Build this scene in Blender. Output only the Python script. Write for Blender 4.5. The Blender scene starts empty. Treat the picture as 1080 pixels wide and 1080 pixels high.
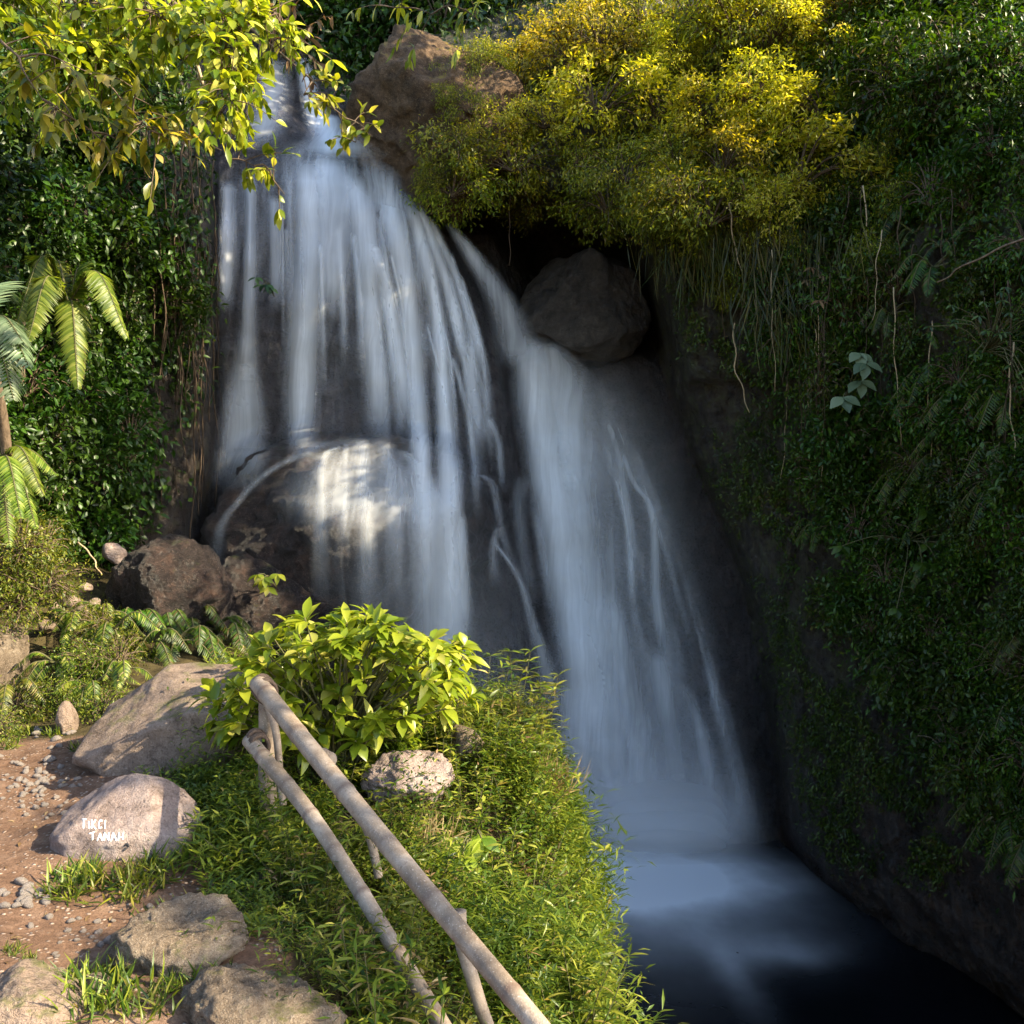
import bpy, bmesh, math
import numpy as np
from mathutils import Vector, Matrix
from mathutils.bvhtree import BVHTree

sc = bpy.context.scene
COL = sc.collection
R = math.radians

# ------------------------------------------------------------------ camera, sky, sun, exposure
CAM_Z = 1.6
FPX = 935.0                       # focal length in photograph pixels (1080 wide)
cam_d = bpy.data.cameras.new("camera")
cam = bpy.data.objects.new("camera", cam_d)
COL.objects.link(cam)
cam.location = (0, 0, CAM_Z)
cam.rotation_euler = (R(90), 0, 0)
cam_d.sensor_width = 36.0
cam_d.lens = 36.0 * FPX / 1080.0
cam_d.clip_end = 500
cam_d.clip_start = 0.05
sc.camera = cam

SUN = np.array([0.81, -0.22, 0.56]); SUN /= np.linalg.norm(SUN)
world = bpy.data.worlds.new("World")
sc.world = world
world.use_nodes = True
wn = world.node_tree.nodes; wl = world.node_tree.links
wn.clear()
sky = wn.new("ShaderNodeTexSky"); sky.sky_type = 'NISHITA'; sky.sun_disc = False
sky.sun_elevation = math.asin(SUN[2])
sky.sun_rotation = math.atan2(SUN[0], SUN[1])
bg = wn.new("ShaderNodeBackground"); bg.inputs[1].default_value = 0.15
wo = wn.new("ShaderNodeOutputWorld")
wl.new(sky.outputs[0], bg.inputs[0]); wl.new(bg.outputs[0], wo.inputs[0])

sun_d = bpy.data.lights.new("sun", 'SUN')
sun_d.energy = 4.1
sun_d.angle = R(0.5)
sun_d.color = (1.0, 0.86, 0.60)
sun = bpy.data.objects.new("sun", sun_d)
COL.objects.link(sun)
sun.rotation_euler = Vector(SUN).to_track_quat('Z', 'Y').to_euler()

sc.view_settings.view_transform = 'Standard'
sc.view_settings.look = 'None'
sc.view_settings.gamma = 1.0
sc.view_settings.exposure = 2.05
sc.render.engine = 'CYCLES'
sc.cycles.max_bounces = 8
sc.cycles.diffuse_bounces = 3
sc.cycles.glossy_bounces = 3
sc.cycles.transmission_bounces = 4
sc.cycles.transparent_max_bounces = 40
sc.cycles.use_denoising = True
sc.cycles.caustics_reflective = False
sc.cycles.caustics_refractive = False

# ------------------------------------------------------------------ helpers
def P(px, py, d):
    return np.array([(px - 540.0) / FPX * d, d, CAM_Z + (540.0 - py) / FPX * d])

def Parr(px, py, d):
    px = np.asarray(px, float); py = np.asarray(py, float); d = np.asarray(d, float)
    return np.stack([(px - 540.0) / FPX * d, d + 0 * px, CAM_Z + (540.0 - py) / FPX * d], -1)

def to_px(p):
    p = np.asarray(p, float)
    d = np.maximum(p[..., 1], 0.2)
    return 540 + p[..., 0] / d * FPX, 540 - (p[..., 2] - CAM_Z) / d * FPX

def sstep(a, b, x):
    t = np.clip((x - a) / (b - a), 0, 1)
    return t * t * (3 - 2 * t)

def _hash(ix, iy, iz, seed):
    h = (ix.astype(np.int64) * 374761393 + iy.astype(np.int64) * 668265263 + iz.astype(np.int64) * 2147483647 + seed * 974711) & 0xffffffff
    h = ((h ^ (h >> 13)) * 1274126177) & 0xffffffff
    h = ((h ^ (h >> 16)) * 2246822519) & 0xffffffff
    return (h & 0xffffff) / float(0xffffff)

def vnoise(p, seed=0):
    p = np.asarray(p, float)
    i = np.floor(p).astype(np.int64); f = p - i
    u = f * f * f * (f * (f * 6 - 15) + 10)
    r = 0
    for dx in (0, 1):
        wx = u[..., 0] if dx else 1 - u[..., 0]
        for dy in (0, 1):
            wy = u[..., 1] if dy else 1 - u[..., 1]
            for dz in (0, 1):
                wz = u[..., 2] if dz else 1 - u[..., 2]
                r = r + wx * wy * wz * _hash(i[..., 0] + dx, i[..., 1] + dy, i[..., 2] + dz, seed)
    return r * 2 - 1

def fbm(p, seed=0, octv=5, gain=0.5, ridged=False):
    p = np.asarray(p, float)
    a, s, t = 1.0, 0, 0
    for k in range(octv):
        n = vnoise(p * (2.03 ** k) + k * 17.3, seed + k)
        if ridged: n = 1 - 2 * np.abs(n)
        s = s + a * n; t += a; a *= gain
    return s / t

def poly_sd(poly, x, y):
    """signed distance (positive outside) to a polygon, vectorised"""
    poly = np.asarray(poly, float)
    x = np.asarray(x, float); y = np.asarray(y, float)
    d = np.full(x.shape, 1e18); ins = np.zeros(x.shape, bool)
    n = len(poly)
    for i in range(n):
        ax, ay = poly[i]; bx, by = poly[(i + 1) % n]
        ex, ey = bx - ax, by - ay
        t = np.clip(((x - ax) * ex + (y - ay) * ey) / (ex * ex + ey * ey + 1e-12), 0, 1)
        d = np.minimum(d, (x - ax - t * ex) ** 2 + (y - ay - t * ey) ** 2)
        c = ((ay > y) != (by > y))
        with np.errstate(divide='ignore', invalid='ignore'):
            xi = ax + (y - ay) * ex / (ey if ey != 0 else 1e-12)
        ins ^= c & (x < xi)
    d = np.sqrt(d)
    return np.where(ins, -d, d)

def nrm(v):
    v = np.asarray(v, float)
    return v / (np.linalg.norm(v, axis=-1, keepdims=True) + 1e-12)

def mesh_np(name, V, F, mat=None, attrs=None, uv=None, smooth=True):
    """V (n,3); F (m,k) array or list of such arrays"""
    me = bpy.data.meshes.new(name)
    V = np.ascontiguousarray(V, dtype=np.float32)
    Fs = F if isinstance(F, list) else [F]
    Fs = [np.asarray(f, dtype=np.int32) for f in Fs if len(f)]
    me.vertices.add(len(V)); me.vertices.foreach_set("co", V.ravel())
    loops = np.concatenate([f.ravel() for f in Fs])
    tot = np.concatenate([np.full(len(f), f.shape[1], np.int32) for f in Fs])
    st = np.concatenate([[0], np.cumsum(tot)[:-1]]).astype(np.int32)
    me.loops.add(len(loops)); me.loops.foreach_set("vertex_index", loops)
    me.polygons.add(len(tot)); me.polygons.foreach_set("loop_start", st); me.polygons.foreach_set("loop_total", tot)
    if smooth: me.polygons.foreach_set("use_smooth", np.ones(len(tot), bool))
    if uv is not None:
        l = me.uv_layers.new(name="UVMap")
        l.data.foreach_set("uv", np.asarray(uv, np.float32)[loops].ravel())
    for k, a in (attrs or {}).items():
        at = me.attributes.new(k, 'FLOAT', 'POINT')
        at.data.foreach_set("value", np.asarray(a, np.float32))
    me.update(calc_edges=True)
    me.validate()
    if mat: me.materials.append(mat)
    return me

def obj(name, me, parent=None, loc=None):
    o = bpy.data.objects.new(name, me)
    COL.objects.link(o)
    if loc is not None: o.location = tuple(float(c) for c in loc)
    if parent is not None: o.parent = parent
    return o

def thing(name, label, cat, loc=(0, 0, 0), group=None):
    o = bpy.data.objects.new(name, None)
    o.empty_display_size = 0.1
    COL.objects.link(o)
    o.location = tuple(float(c) for c in loc)
    return tag(o, label, cat, group)

def tag(o, label, cat, group=None):
    o['label'] = label; o['category'] = cat
    if group: o['group'] = group
    elif 'group' in o: del o['group']
    return o

def setting(o, kind='structure', label=None, cat=None):
    o['kind'] = kind
    if label: o['label'] = label
    if cat: o['category'] = cat
    return o

def dup(root, loc, rotz=0.0, scale=1.0, tilt=0.0):
    r = root.copy(); COL.objects.link(r)
    r.location = tuple(float(c) for c in loc)
    r.rotation_euler = (tilt, 0, rotz)
    r.scale = (scale, scale, scale)
    for ch in list(root.children):
        c = ch.copy(); COL.objects.link(c); c.parent = r
    return r

class Geo:
    def __init__(s): s.V = []; s.F4 = []; s.F3 = []; s.A = []; s.n = 0
    def add(s, V, F4=None, F3=None, a=None):
        V = np.asarray(V, float).reshape(-1, 3)
        s.V.append(V)
        if F4 is not None and len(F4): s.F4.append(np.asarray(F4) + s.n)
        if F3 is not None and len(F3): s.F3.append(np.asarray(F3) + s.n)
        s.A.append(np.zeros(len(V)) if a is None else np.broadcast_to(np.asarray(a, float), (len(V),)))
        s.n += len(V)
    def mesh(s, name, mat, origin=(0, 0, 0), smooth=True):
        fs = []
        if s.F4: fs.append(np.concatenate(s.F4))
        if s.F3: fs.append(np.concatenate(s.F3))
        return mesh_np(name, np.concatenate(s.V) - np.asarray(origin, float), fs, mat, {'var': np.concatenate(s.A)}, smooth=smooth)

def leaves(g, base, dirv, up, L, W, nseg=3, fold=0.25, droop=0.25, peak=0.42, var=None, rng=None):
    """N leaf blades, each a folded strip of 2*nseg quads"""
    N = len(base)
    if N == 0: return
    dirv = nrm(dirv); up = np.broadcast_to(np.asarray(up, float), dirv.shape)
    side = np.cross(dirv, up); bad = np.linalg.norm(side, axis=1) < 1e-3
    side[bad] = np.cross(dirv[bad], [1, 0.2, 0.1]); side = nrm(side)
    upn = np.cross(side, dirv)
    L = np.broadcast_to(np.asarray(L, float), (N,)); W = np.broadcast_to(np.asarray(W, float), (N,))
    droop = np.broadcast_to(np.asarray(droop, float), (N,))
    t = np.linspace(0, 1, nseg + 1)
    e = math.log(0.5) / math.log(peak)
    prof = np.sin(np.pi * np.clip(t, 0.02, 0.985) ** e)
    prof[0] = 0.08
    c = base[:, None, :] + dirv[:, None, :] * (L[:, None] * t)[..., None] - upn[:, None, :] * (droop[:, None] * L[:, None] * (t ** 2))[..., None]
    hw = W[:, None] * 0.5 * prof
    lift = upn[:, None, :] * (hw * fold)[..., None]
    l = c - side[:, None, :] * hw[..., None] + lift
    r = c + side[:, None, :] * hw[..., None] + lift
    V = np.stack([l, c, r], 2)                      # N, nseg+1, 3, 3
    k = (nseg + 1) * 3
    q = []
    for j in range(nseg):
        a = j * 3
        q += [[a, a + 1, a + 4, a + 3], [a + 1, a + 2, a + 5, a + 4]]
    q = np.array(q)
    F = (np.arange(N)[:, None, None] * k + q[None]).reshape(-1, 4)
    if var is None: var = (rng or np.random.default_rng(1)).random(N)
    g.add(V.reshape(-1, 3), F, None, np.repeat(var, k))

def tube(g, pts, rad, ns=6, var=0.5, cap=True):
    pts = np.asarray(pts, float); n = len(pts)
    rad = np.broadcast_to(np.asarray(rad, float), (n,))
    tg = nrm(np.gradient(pts, axis=0))
    ref = np.array([0, 0, 1.0]) if abs(tg[0][2]) < 0.9 else np.array([1.0, 0, 0])
    V = []
    u = np.cross(tg[0], ref); u /= np.linalg.norm(u)
    for i in range(n):
        u = u - tg[i] * np.dot(u, tg[i]); u /= (np.linalg.norm(u) + 1e-9)
        v = np.cross(tg[i], u)
        a = np.arange(ns) / ns * 2 * math.pi
        V.append(pts[i] + rad[i] * (np.cos(a)[:, None] * u + np.sin(a)[:, None] * v))
    V = np.concatenate(V)
    i = np.arange(n - 1)[:, None] * ns; j = np.arange(ns)[None]; j2 = (j + 1) % ns
    F = np.stack([i + j, i + j2, i + ns + j2, i + ns + j], -1).reshape(-1, 4)
    F3 = []
    if cap:
        V = np.concatenate([V, pts[:1], pts[-1:]])
        for k in range(ns):
            F3.append([(k + 1) % ns, k, n * ns]); F3.append([(n - 1) * ns + k, (n - 1) * ns + (k + 1) % ns, n * ns + 1])
    g.add(V, F, F3, var)

def spline(pts, n):
    """Catmull-Rom through rows of pts"""
    p = np.asarray(pts, float)
    p = np.concatenate([2 * p[:1] - p[1:2], p, 2 * p[-1:] - p[-2:-1]])
    t = np.linspace(0, len(p) - 3 - 1e-6, n); i = t.astype(int); f = (t - i)[:, None]
    a, b, c, d = p[i], p[i + 1], p[i + 2], p[i + 3]
    return 0.5 * (2 * b + (c - a) * f + (2 * a - 5 * b + 4 * c - d) * f ** 2 + (3 * b - a - 3 * c + d) * f ** 3)

# ------------------------------------------------------------------ materials
class NT:
    def __init__(s, name):
        s.m = bpy.data.materials.new(name); s.m.use_nodes = True
        s.t = s.m.node_tree; s.t.nodes.clear()
        s.out = s.t.nodes.new("ShaderNodeOutputMaterial")
    def n(s, typ, **kw):
        nd = s.t.nodes.new(typ)
        for k, v in kw.items(): setattr(nd, k, v)
        return nd
    def l(s, a, b): s.t.links.new(a, b)
    def ramp(s, fac, stops):
        nd = s.n("ShaderNodeValToRGB"); cr = nd.color_ramp
        while len(cr.elements) > 1: cr.elements.remove(cr.elements[-1])
        for i, (p, c) in enumerate(stops):
            e = cr.elements[0] if i == 0 else cr.elements.new(p)
            e.position = p; e.color = (*c, 1) if len(c) == 3 else c
        s.l(fac, nd.inputs[0]); return nd.outputs[0]
    def noise(s, co, scale, detail=6, rough=0.6, dist=0.0):
        nd = s.n("ShaderNodeTexNoise"); nd.inputs['Scale'].default_value = scale
        nd.inputs['Detail'].default_value = detail; nd.inputs['Roughness'].default_value = rough
        nd.inputs['Distortion'].default_value = dist
        s.l(co, nd.inputs['Vector']); return nd.outputs['Fac']
    def mapn(s, co, scale):
        nd = s.n("ShaderNodeMapping"); nd.inputs['Scale'].default_value = scale
        s.l(co, nd.inputs['Vector']); return nd.outputs[0]
    def mix(s, fac, a, b, mode='MIX'):
        nd = s.n("ShaderNodeMix", data_type='RGBA', blend_type=mode)
        if isinstance(fac, (int, float)): nd.inputs[0].default_value = fac
        else: s.l(fac, nd.inputs[0])
        for i, c in ((6, a), (7, b)):
            if isinstance(c, tuple): nd.inputs[i].default_value = (*c, 1) if len(c) == 3 else c
            else: s.l(c, nd.inputs[i])
        return nd.outputs[2]
    def math(s, op, a, b=None, c=None, clamp=False):
        nd = s.n("ShaderNodeMath", operation=op, use_clamp=clamp)
        for i, v in enumerate((a, b, c)):
            if v is None: continue
            if isinstance(v, (int, float)): nd.inputs[i].default_value = v
            else: s.l(v, nd.inputs[i])
        return nd.outputs[0]
    def attr(s, name):
        nd = s.n("ShaderNodeAttribute"); nd.attribute_name = name; return nd.outputs['Fac']
    def bump(s, h, strength, dist, nrm=None):
        nd = s.n("ShaderNodeBump"); nd.inputs['Strength'].default_value = strength; nd.inputs['Distance'].default_value = dist
        s.l(h, nd.inputs['Height'])
        if nrm is not None: s.l(nrm, nd.inputs['Normal'])
        return nd.outputs[0]
    def bsdf(s, col, rough=0.7, nrm=None, spec=0.5):
        b = s.n("ShaderNodeBsdfPrincipled")
        if isinstance(col, tuple): b.inputs['Base Color'].default_value = (*col, 1)
        else: s.l(col, b.inputs['Base Color'])
        if isinstance(rough, (int, float)): b.inputs['Roughness'].default_value = rough
        else: s.l(rough, b.inputs['Roughness'])
        b.inputs['Specular IOR Level'].default_value = spec
        if nrm is not None: s.l(nrm, b.inputs['Normal'])
        return b.outputs[0]
    def done(s, sh): s.l(sh, s.out.inputs[0]); return s.m

def leaf_mat(name, stops, trans=0.4, tcol=(1.25, 1.25, 0.5), rough=0.42, spec=0.4):
    t = NT(name)
    oi = t.n("ShaderNodeObjectInfo")
    v = t.math('FRACT', t.math('ADD', t.attr('var'), t.math('MULTIPLY', oi.outputs['Random'], 0.0)))
    col = t.ramp(v, stops)
    hs = t.n("ShaderNodeHueSaturation")
    t.l(t.math('MULTIPLY_ADD', oi.outputs['Random'], 0.04, 0.48), hs.inputs['Hue'])
    t.l(t.math('MULTIPLY_ADD', oi.outputs['Random'], 0.4, 0.8), hs.inputs['Value'])
    t.l(col, hs.inputs['Color']); col = hs.outputs[0]
    b = t.bsdf(col, rough, None, spec)
    tr = t.n("ShaderNodeBsdfTranslucent")
    t.l(t.mix(1.0, col, tcol, 'MULTIPLY'), tr.inputs[0])
    m = t.n("ShaderNodeMixShader"); m.inputs[0].default_value = trans
    t.l(b, m.inputs[1]); t.l(tr.outputs[0], m.inputs[2])
    return t.done(m.outputs[0])

def bark_mat(name, c1, c2, sc_=(8, 8, 1.5)):
    t = NT(name)
    co = t.n("ShaderNodeTexCoord").outputs['Object']
    n = t.noise(t.mapn(co, sc_), 6, 6, 0.65)
    n2 = t.noise(co, 60, 4)
    col = t.ramp(n, [(0.3, c1), (0.7, c2)])
    return t.done(t.bsdf(col, 0.8, t.bump(t.math('ADD', n, t.math('MULTIPLY', n2, 0.5)), 0.6, 0.01), 0.2))

def rock_mat(name, stops, speck=(0.5, 0.5, 0.5), speck_amt=0.2, rough=0.8, scale=1.0, moss=None, moss_amt=0.0, bump=0.02, wet=False):
    t = NT(name)
    tc = t.n("ShaderNodeTexCoord"); co = tc.outputs['Object']
    n1 = t.noise(co, 2.2 * scale, 8, 0.62, 0.3)
    n2 = t.noise(co, 14 * scale, 8, 0.7)
    n3 = t.noise(co, 70 * scale, 4, 0.7)
    col = t.ramp(t.math('ADD', t.math('MULTIPLY', n1, 0.6), t.math('MULTIPLY', n2, 0.4)), stops)
    sp = t.ramp(n3, [(0.56, (0, 0, 0)), (0.66, (1, 1, 1))])
    col = t.mix(t.math('MULTIPLY', sp, speck_amt), col, speck)
    dk = t.ramp(n3, [(0.33, (0.45, 0.45, 0.45)), (0.45, (1, 1, 1))])
    col = t.mix(0.9, col, dk, 'MULTIPLY')
    blot = t.ramp(t.noise(co, 5.5 * scale, 7, 0.75, 0.6), [(0.36, (0.38, 0.36, 0.34)), (0.5, (1, 1, 1))])
    col = t.mix(0.8, col, blot, 'MULTIPLY')
    vo = t.n("ShaderNodeTexVoronoi"); vo.feature = 'DISTANCE_TO_EDGE'; vo.inputs['Scale'].default_value = 3.1 * scale
    mp = t.n("ShaderNodeVectorMath", operation='ADD')
    nz = t.n("ShaderNodeTexNoise"); nz.inputs['Scale'].default_value = 4 * scale; t.l(co, nz.inputs['Vector'])
    t.l(co, mp.inputs[0]); t.l(nz.outputs['Color'], mp.inputs[1]); t.l(mp.outputs[0], vo.inputs['Vector'])
    crack = t.ramp(t.math('ADD', vo.outputs['Distance'], t.math('MULTIPLY', n2, 0.12)), [(0.035, (0, 0, 0)), (0.075, (1, 1, 1))])
    if moss:
        geo = t.n("ShaderNodeNewGeometry")
        sx = t.n("ShaderNodeSeparateXYZ"); t.l(geo.outputs['Normal'], sx.inputs[0])
        f = t.math('ADD', t.math('MULTIPLY', sx.outputs['Z'], 0.25), t.noise(co, 3.5 * scale, 6, 0.7))
        f = t.ramp(f, [(0.72 - moss_amt, (0, 0, 0)), (0.86 - moss_amt, (1, 1, 1))])
        col = t.mix(f, col, moss)
    h = t.math('ADD', t.math('ADD', t.math('MULTIPLY', n1, 1.2), t.math('MULTIPLY', n2, 0.6)), t.math('ADD', t.math('MULTIPLY', n3, 0.45), t.math('MULTIPLY', crack, 0.25)))
    return t.done(t.bsdf(col, rough, t.bump(h, 0.9, bump * 3), 0.5 if wet else 0.25))

M = {}
M['stone'] = rock_mat("pale_stone", [(0.3, (0.15, 0.105, 0.09)), (0.5, (0.28, 0.21, 0.185)), (0.7, (0.42, 0.345, 0.31))], (0.5, 0.45, 0.42), 0.3, 0.8, 1.6, bump=0.012)
M['slab'] = rock_mat("slab_stone", [(0.3, (0.12, 0.085, 0.065)), (0.5, (0.235, 0.17, 0.13)), (0.7, (0.35, 0.265, 0.205))], (0.55, 0.5, 0.45), 0.2, 0.85, 1.4, (0.10, 0.10, 0.03), 0.0, bump=0.012)
M['lichen'] = rock_mat("lichen_stone", [(0.3, (0.10, 0.072, 0.05)), (0.5, (0.25, 0.185, 0.13)), (0.7, (0.42, 0.345, 0.26))], (0.55, 0.48, 0.38), 0.5, 0.9, 2.2, (0.13, 0.125, 0.035), -0.06, bump=0.03)
M['brown'] = rock_mat("wet_brown_rock", [(0.36, (0.009, 0.007, 0.007)), (0.52, (0.036, 0.025, 0.023)), (0.68, (0.13, 0.072, 0.05))], (0.32, 0.24, 0.2), 0.7, 0.42, 1.5, (0.05, 0.06, 0.015), -0.05, bump=0.05, wet=True)
M['ochre'] = rock_mat("ochre_rock", [(0.3, (0.035, 0.024, 0.016)), (0.5, (0.13, 0.08, 0.045)), (0.7, (0.27, 0.17, 0.10))], (0.38, 0.28, 0.18), 0.5, 0.85, 1.1, (0.22, 0.16, 0.03), 0.03, bump=0.03)
M['darkrock'] = rock_mat("dark_wet_rock", [(0.3, (0.015, 0.013, 0.012)), (0.5, (0.05, 0.044, 0.04)), (0.7, (0.12, 0.105, 0.09))], (0.2, 0.19, 0.18), 0.25, 0.4, 1.2, bump=0.03, wet=True)
M['greyrock'] = rock_mat("grey_cleft_rock", [(0.34, (0.02, 0.017, 0.014)), (0.52, (0.07, 0.056, 0.045)), (0.7, (0.15, 0.125, 0.10))], (0.25, 0.23, 0.2), 0.35, 0.3, 1.2, bump=0.02, wet=True)
M['pebble'] = rock_mat("pebble_stone", [(0.3, (0.18, 0.14, 0.12)), (0.5, (0.31, 0.26, 0.23)), (0.7, (0.45, 0.40, 0.36))], (0.5, 0.45, 0.4), 0.2, 0.85, 5, bump=0.004)

def cliff_material():
    t = NT("cliff_rock")
    tc = t.n("ShaderNodeTexCoord"); co = tc.outputs['Object']
    n1 = t.noise(co, 0.9, 8, 0.65, 0.4)
    n2 = t.noise(co, 6, 8, 0.7)
    n3 = t.noise(co, 34, 5, 0.7)
    base = t.ramp(t.math('ADD', t.math('MULTIPLY', n1, 0.55), t.math('MULTIPLY', n2, 0.45)),
                  [(0.32, (0.014, 0.012, 0.012)), (0.5, (0.05, 0.042, 0.042)), (0.6, (0.10, 0.083, 0.082)), (0.7, (0.20, 0.168, 0.16))])
    sp = t.ramp(n3, [(0.58, (0, 0, 0)), (0.68, (1, 1, 1))])
    base = t.mix(t.math('MULTIPLY', sp, 0.25), base, (0.22, 0.2, 0.2))
    brown = t.ramp(n2, [(0.36, (0.007, 0.005, 0.003)), (0.52, (0.045, 0.026, 0.014)), (0.68, (0.13, 0.078, 0.04))])
    base = t.mix(t.attr('brown'), base, brown)
    mossc = t.ramp(n3, [(0.3, (0.012, 0.03, 0.006)), (0.7, (0.06, 0.085, 0.015))])
    mf = t.ramp(t.math('ADD', t.attr('moss'), t.math('MULTIPLY', n2, 0.8)), [(0.75, (0, 0, 0)), (0.95, (1, 1, 1))])
    col = t.mix(mf, base, mossc)
    vo = t.n("ShaderNodeTexVoronoi"); vo.inputs['Scale'].default_value = 5.0
    t.l(t.mapn(co, (1.6, 1.0, 0.7)), vo.inputs['Vector'])
    h = t.math('ADD', t.math('ADD', n1, t.math('MULTIPLY', n2, 0.7)), t.math('ADD', t.math('MULTIPLY', n3, 0.25), t.math('MULTIPLY', vo.outputs['Distance'], 0.4)))
    n4 = t.noise(co, 75, 4, 0.75)
    h = t.math('ADD', h, t.math('MULTIPLY', n4, 0.22))
    rg = t.math('ADD', t.math('MULTIPLY_ADD', n3, 0.5, 0.06), t.math('MULTIPLY', mf, 0.4))
    return t.done(t.bsdf(col, rg, t.bump(h, 1.0, 0.13), 0.6))
M['cliff'] = cliff_material()

def ground_material():
    t = NT("path_earth")
    tc = t.n("ShaderNodeTexCoord"); co = tc.outputs['Object']
    n1 = t.noise(co, 1.3, 6, 0.6); n2 = t.noise(co, 9, 8, 0.7); n3 = t.noise(co, 60, 6, 0.75)
    dirt = t.ramp(t.math('ADD', t.math('MULTIPLY', n1, 0.4), t.math('MULTIPLY', n2, 0.6)),
                  [(0.3, (0.075, 0.040, 0.024)), (0.5, (0.165, 0.096, 0.062)), (0.68, (0.26, 0.17, 0.12))])
    vo = t.n("ShaderNodeTexVoronoi"); vo.inputs['Scale'].default_value = 42.0; t.l(co, vo.inputs['Vector'])
    vo2 = t.n("ShaderNodeTexVoronoi"); vo2.inputs['Scale'].default_value = 42.0; t.l(co, vo2.inputs['Vector'])
    sep = t.n("ShaderNodeSeparateColor"); t.l(vo2.outputs['Color'], sep.inputs[0])
    grit = t.math('MULTIPLY', t.ramp(vo.outputs['Distance'], [(0.2, (1, 1, 1)), (0.42, (0, 0, 0))]), t.ramp(sep.outputs[0], [(0.68, (0, 0, 0)), (0.72, (1, 1, 1))]))
    dirt = t.mix(t.math('MULTIPLY', grit, 0.7), dirt, (0.46, 0.37, 0.31))
    dirt = t.mix(0.7, dirt, t.ramp(n3, [(0.35, (0.5, 0.5, 0.5)), (0.6, (1.1, 1.1, 1.1))]), 'MULTIPLY')
    soil = t.ramp(n2, [(0.3, (0.02, 0.015, 0.008)), (0.7, (0.09, 0.07, 0.03))])
    g = t.ramp(t.math('ADD', t.attr('soil'), t.math('MULTIPLY', t.math('SUBTRACT', n2, 0.5), 0.7)), [(0.4, (0, 0, 0)), (0.6, (1, 1, 1))])
    col = t.mix(g, dirt, soil)
    h = t.math('ADD', t.math('ADD', n2, t.math('MULTIPLY', n3, 0.35)), t.math('MULTIPLY', grit, 0.35))
    return t.done(t.bsdf(col, 0.95, t.bump(h, 0.8, 0.03), 0.15))
M['ground'] = ground_material()

# leaves
M['leaf_bush'] = leaf_mat("bush_leaf", [(0, (0.10, 0.18, 0.012)), (0.5, (0.24, 0.33, 0.02)), (0.85, (0.38, 0.43, 0.04)), (1, (0.52, 0.52, 0.13))], 0.48, rough=0.33, spec=0.5)
M['leaf_gold'] = leaf_mat("gold_shrub_leaf", [(0, (0.09, 0.10, 0.008)), (0.3, (0.31, 0.32, 0.016)), (0.7, (0.58, 0.54, 0.04)), (1, (0.78, 0.64, 0.26))], 0.58, (1.3, 1.15, 0.4))
M['leaf_olive'] = leaf_mat("olive_shrub_leaf", [(0, (0.06, 0.08, 0.006)), (0.5, (0.18, 0.23, 0.014)), (0.85, (0.42, 0.42, 0.03)), (0.95, (0.32, 0.24, 0.08)), (1, (0.22, 0.12, 0.06))], 0.5, (1.3, 1.15, 0.4))
M['leaf_tree'] = leaf_mat("tree_leaf", [(0, (0.07, 0.11, 0.008)), (0.45, (0.20, 0.23, 0.014)), (0.8, (0.38, 0.37, 0.035)), (1, (0.55, 0.48, 0.14))], 0.5, (1.3, 1.2, 0.4), rough=0.35)
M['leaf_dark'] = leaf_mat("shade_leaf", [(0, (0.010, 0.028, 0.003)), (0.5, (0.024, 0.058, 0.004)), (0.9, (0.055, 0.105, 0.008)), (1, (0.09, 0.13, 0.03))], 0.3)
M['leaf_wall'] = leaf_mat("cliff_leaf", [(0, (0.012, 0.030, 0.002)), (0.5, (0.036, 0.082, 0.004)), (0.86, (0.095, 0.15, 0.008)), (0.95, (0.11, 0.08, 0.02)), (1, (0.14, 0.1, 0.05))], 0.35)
M['leaf_bank'] = leaf_mat("bank_leaf", [(0, (0.022, 0.048, 0.006)), (0.4, (0.075, 0.115, 0.010)), (0.8, (0.22, 0.24, 0.022)), (0.94, (0.32, 0.30, 0.06)), (1, (0.34, 0.22, 0.12))], 0.42)
M['leaf_fern'] = leaf_mat("fern_leaf", [(0, (0.06, 0.11, 0.010)), (0.6, (0.15, 0.21, 0.018)), (1, (0.30, 0.33, 0.07))], 0.5)
M['leaf_pale'] = leaf_mat("pale_leaf", [(0, (0.06, 0.095, 0.045)), (1, (0.15, 0.19, 0.10))], 0.25, (1, 1, 0.8))
M['leaf_dry'] = leaf_mat("dry_leaf", [(0, (0.12, 0.07, 0.03)), (0.5, (0.22, 0.14, 0.06)), (1, (0.36, 0.27, 0.15))], 0.3, (1.2, 1.0, 0.6), rough=0.7, spec=0.2)
M['leaf_grass'] = leaf_mat("grass_blade", [(0, (0.016, 0.026, 0.003)), (0.6, (0.055, 0.06, 0.006)), (1, (0.13, 0.10, 0.025))], 0.3)
M['stem'] = bark_mat("green_stem", (0.05, 0.06, 0.02), (0.12, 0.10, 0.05))
M['bark'] = bark_mat("brown_bark", (0.05, 0.035, 0.022), (0.17, 0.12, 0.08))
M['vine'] = bark_mat("dry_vine", (0.025, 0.018, 0.012), (0.10, 0.066, 0.04))
M['straw'] = bark_mat("straw_stem", (0.28, 0.2, 0.11), (0.5, 0.38, 0.24))

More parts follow.
